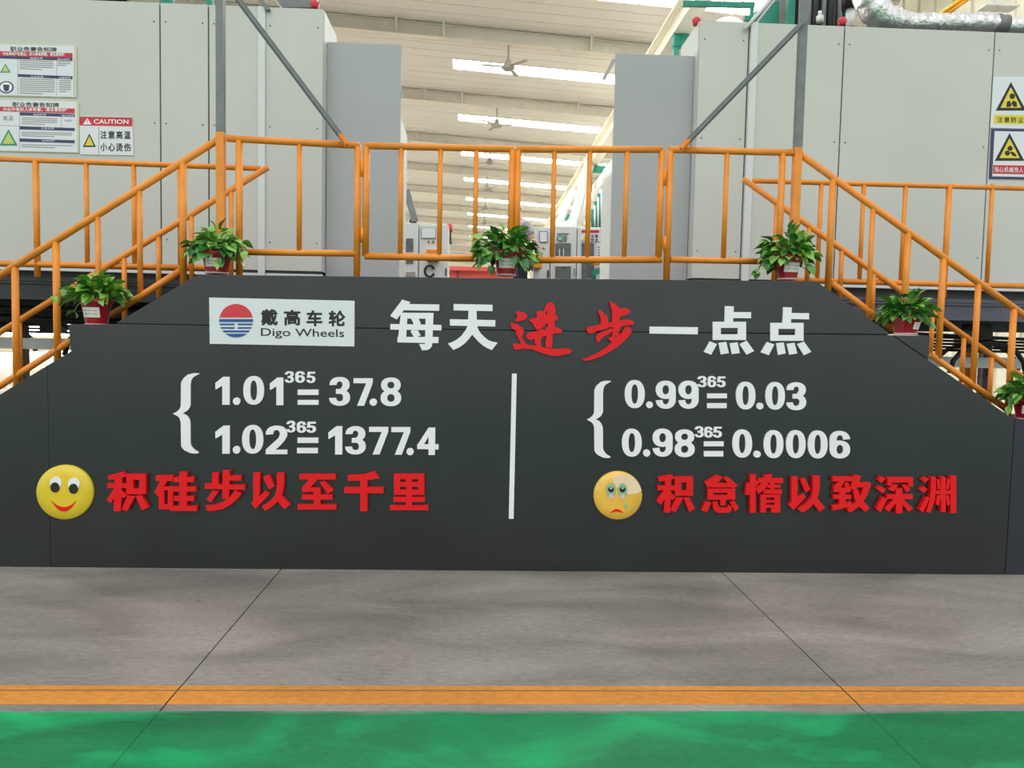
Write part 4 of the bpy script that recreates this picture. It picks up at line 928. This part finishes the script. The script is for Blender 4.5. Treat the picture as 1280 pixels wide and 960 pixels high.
# foil duct
t = thing('foil_duct', P(1180,30,2.6), 'crinkled silver foil duct lying along the right machine housing roof', 'duct')
random.seed(5)
path = [(1066,-60), (1078,-28), (1083,-6), (1091,10), (1103,21), (1120,27)]+[(1120+k*12, 28.5+.10*k) for k in range(1, 12)]
pts = [P(a, b, 2.45) for a, b in path]; fine = []
for i in range(len(pts)-1):
    for u in range(6): fine.append(pts[i].lerp(pts[i+1], u/6))
fine.append(pts[-1])
rr = [(.135 if i < 24 else .088+(.047*max(0, 1-(i-24)/14)))*(1+random.uniform(-.05,.05)) for i in range(len(fine))]
mb = MB(); mb.tube(fine, rr, 28); mb.v = [(x+random.uniform(-.006,.006), y+random.uniform(-.006,.006), z+random.uniform(-.006,.006)) for x, y, z in mb.v]
mb.build('flexible_tube', FOIL, t)
pp = [P(1254+k*8, 33-.3*k, 2.45) for k in range(8)]
mb = MB(); mb.tube(pp, [.08*(1+random.uniform(-.08,.08)) for _ in pp], 24); mb.build('flexible_tube', FOIL, t)
MB().tube([P(1244,30,2.45), P(1257,31.5,2.45)], .095, 18).build('clamp', STEEL, t)
t = thing('yellow_gas_pipes', P(1200,8,7), 'pair of thin yellow pipes slanting down behind the foil duct', 'pipe')
MB().tube([P(1172,20,7), P(1206,-4,7)], .03, 8).build('pipe', YEL, t); MB().tube([P(1180,20,7), P(1214,-4,7)], .03, 8).build('pipe', YEL, t)
tag(MB().box(P(1233,6,5), P(1262,14,5.2)).bar(P(1236,8,5.1), P(1258,-6,5.1), .05, .04).build('wall_bracket', CONV), 'grey steel bracket above the foil duct at the far right', 'bracket')
# left roof clutter
t = thing('roof_fittings', P(340,2,3), 'grey sheet cover and teal steel pieces on the left machine housing roof', 'machine')
MB().prism(xz([(335,-14),(392,-14),(392,9),(352,9)], 2.9), 2.9, 3.2).build('sheet_cover', STEEL, t)
MB().bar(P(323,-4,1.98), P(336,13,1.98), .03, .03).build('strut', STEEL, t)
for px in (205, 213, 262): MB().box((rx(px,2.9)-.03,2.9,4.1), (rx(px,2.9)+.03,2.96,4.9)).build('upright', GREEN, t)
t = thing('left_roof_pipe', P(100,-2,3), 'dark horizontal pipe above the left machine housing', 'pipe')
MB().tube([P(40,-4,2.8), P(160,-6,2.8)], .07, 14).build('pipe', MACH, t)

# ------------------------------------------------------------ the worker behind the gate
def worker():
    y = 7.0; u = P(650,300,y); x0 = u.x; Z0 = DZ
    t = thing('person', (x0, y, Z0), 'person in grey short-sleeved shirt and dark trousers reaching to a yellow box behind the gate', 'person')
    def skin(name, J, E, rad, m, sub=2, root=0, parent=t):
        me = bpy.data.meshes.new(name); me.from_pydata(J, E, []); o = bpy.data.objects.new(name, me); COL.objects.link(o)
        o.modifiers.new('s', 'SKIN')
        me.skin_vertices.new() if not me.skin_vertices else None
        for i, r in enumerate(rad): me.skin_vertices[0].data[i].radius = r if isinstance(r, tuple) else (r, r)
        me.skin_vertices[0].data[root].use_root = True
        sb = o.modifiers.new('d', 'SUBSURF'); sb.levels = sub; sb.render_levels = sub
        me.materials.append(m)
        dg = bpy.context.evaluated_depsgraph_get(); m2 = bpy.data.meshes.new_from_object(o.evaluated_get(dg)); bpy.data.objects.remove(o)
        m2.materials.clear(); m2.materials.append(m); m2.polygons.foreach_set('use_smooth', [True]*len(m2.polygons))
        o = bpy.data.objects.new(name, m2); COL.objects.link(o); o.parent = parent; o.matrix_parent_inverse = parent.matrix_basis.inverted(); return o
    # joints (x right, y away, z up) relative to the feet; facing right, slightly bent over the box
    h = lambda a, b, c: (x0+a, y+b, Z0+c)
    hand = P(672,313,y-.05)
    body = [h(.02,0,.93), h(.03,0,1.08), h(.04,0,1.24), h(.03,0,1.38), h(-.01,-.01,1.46), h(-.06,-.03,1.53),
      h(.02,-.09,.88), h(.05,-.1,.50), h(.0,-.1,.09), h(.14,-.11,.05), h(.02,.09,.88), h(-.02,.1,.50), h(-.08,.1,.09), h(.05,.11,.05),
      h(.08,-.16,1.37), (x0+.20,y-.20,Z0+1.13), (hand.x-.03,y-.14,hand.z+.06), h(-.04,.17,1.38), h(-.08,.21,1.12), h(-.02,.10,.95)]
    E = [(0,1),(1,2),(2,3),(3,4),(4,5),(0,6),(6,7),(7,8),(8,9),(0,10),(10,11),(11,12),(12,13),(3,14),(14,15),(15,16),(3,17),(17,18),(18,19)]
    skin('body', body, E, [.13,.125,.14,.13,.065,.055,.09,.06,.042,.035,.09,.06,.042,.035,.058,.042,.03,.058,.042,.03], SKIN)
    head = [h(-.06,-.03,1.51), h(-.085,-.05,1.60), h(-.09,-.05,1.69), h(-.10,-.14,1.61)]
    skin('head', head, [(0,1),(1,2),(1,3)], [.055,(.085,.075),(.08,.078),.014], SKIN)
    skin('hair', [h(-.085,-.005,1.64), h(-.09,-.03,1.725), h(-.09,-.07,1.745)], [(0,1),(1,2)], [.08,.08,.055], HAIR)
    for sy in (-.033, .033):
        MB().lathe([(.001,-.01), (.012,0), (.001,.01)], h(-.09+sy,-.127,1.65), 8).build('eye', INK, t)
    MB().box(h(-.115,-.128,1.562), h(-.065,-.118,1.570)).build('mouth', SIGNR, t)
    for sy in (-.085, .085): MB().lathe([(.001,-.03), (.014,-.01), (.016,.01), (.001,.03)], h(-.09+sy,-.05,1.63), 8).build('ear', SKIN, t)
    skin('shirt', [h(.02,0,.98), h(.03,0,1.10), h(.04,0,1.25), h(.03,0,1.37), h(-.01,-.01,1.44), h(.09,-.16,1.37), (x0+.17,y-.19,Z0+1.20), h(-.04,.18,1.38), h(-.08,.21,1.2)],
      [(0,1),(1,2),(2,3),(3,4),(3,5),(5,6),(3,7),(7,8)], [.152,.148,.158,.148,.075,.075,.066,.075,.066], SHIRT)
    skin('trousers', [h(.02,0,.98), h(.02,0,.90), h(.02,-.09,.86), h(.05,-.1,.50), h(.0,-.1,.10), h(.02,.09,.86), h(-.02,.1,.50), h(-.08,.1,.10)],
      [(0,1),(1,2),(2,3),(3,4),(1,5),(5,6),(6,7)], [.148,.145,.11,.082,.066,.11,.082,.066], TROU, root=1)
    # hand with five fingers resting on the lid
    w0 = Vector((hand.x-.03, y-.14, hand.z+.06)); pc = w0+Vector((.055,0,-.02))
    skin('palm', [tuple(w0), tuple(pc)], [(0,1)], [.028,(.036,.022)], SKIN)
    for k, L in enumerate((.07,.08,.075,.06)):
        b0 = pc+Vector((.015,-.03+.02*k,0)); skin('finger', [tuple(b0), tuple(b0+Vector((L*.5,0,-.008))), tuple(b0+Vector((L,0,-.035)))], [(0,1),(1,2)], [.010,.009,.008], SKIN, 1)
    b0 = pc+Vector((-.015,-.035,-.005)); skin('thumb', [tuple(b0), tuple(b0+Vector((.03,-.03,-.01))), tuple(b0+Vector((.055,-.035,-.025)))], [(0,1),(1,2)], [.012,.011,.009], SKIN, 1)
    w1 = Vector(h(-.02,.10,.95)); p1 = w1+Vector((.05,-.02,-.04))
    skin('palm', [tuple(w1), tuple(p1)], [(0,1)], [.028,(.036,.022)], SKIN)
    for k, L in enumerate((.07,.08,.075,.06)):
        b0 = p1+Vector((.015,-.03+.02*k,0)); skin('finger', [tuple(b0), tuple(b0+Vector((L*.5,0,-.01))), tuple(b0+Vector((L*.8,0,-.04)))], [(0,1),(1,2)], [.010,.009,.008], SKIN, 1)
    b0 = p1+Vector((-.01,-.035,0)); skin('thumb', [tuple(b0), tuple(b0+Vector((.03,-.025,-.01))), tuple(b0+Vector((.05,-.03,-.03)))], [(0,1),(1,2)], [.012,.011,.009], SKIN, 1)
    for sy, dx in ((-.11,.0), (.11,-.08)): MB().box(h(dx-.09,sy-.045,0), h(dx+.17,sy+.045,.08)).build('shoe', RUBBER, t, bevel=.02)
worker()
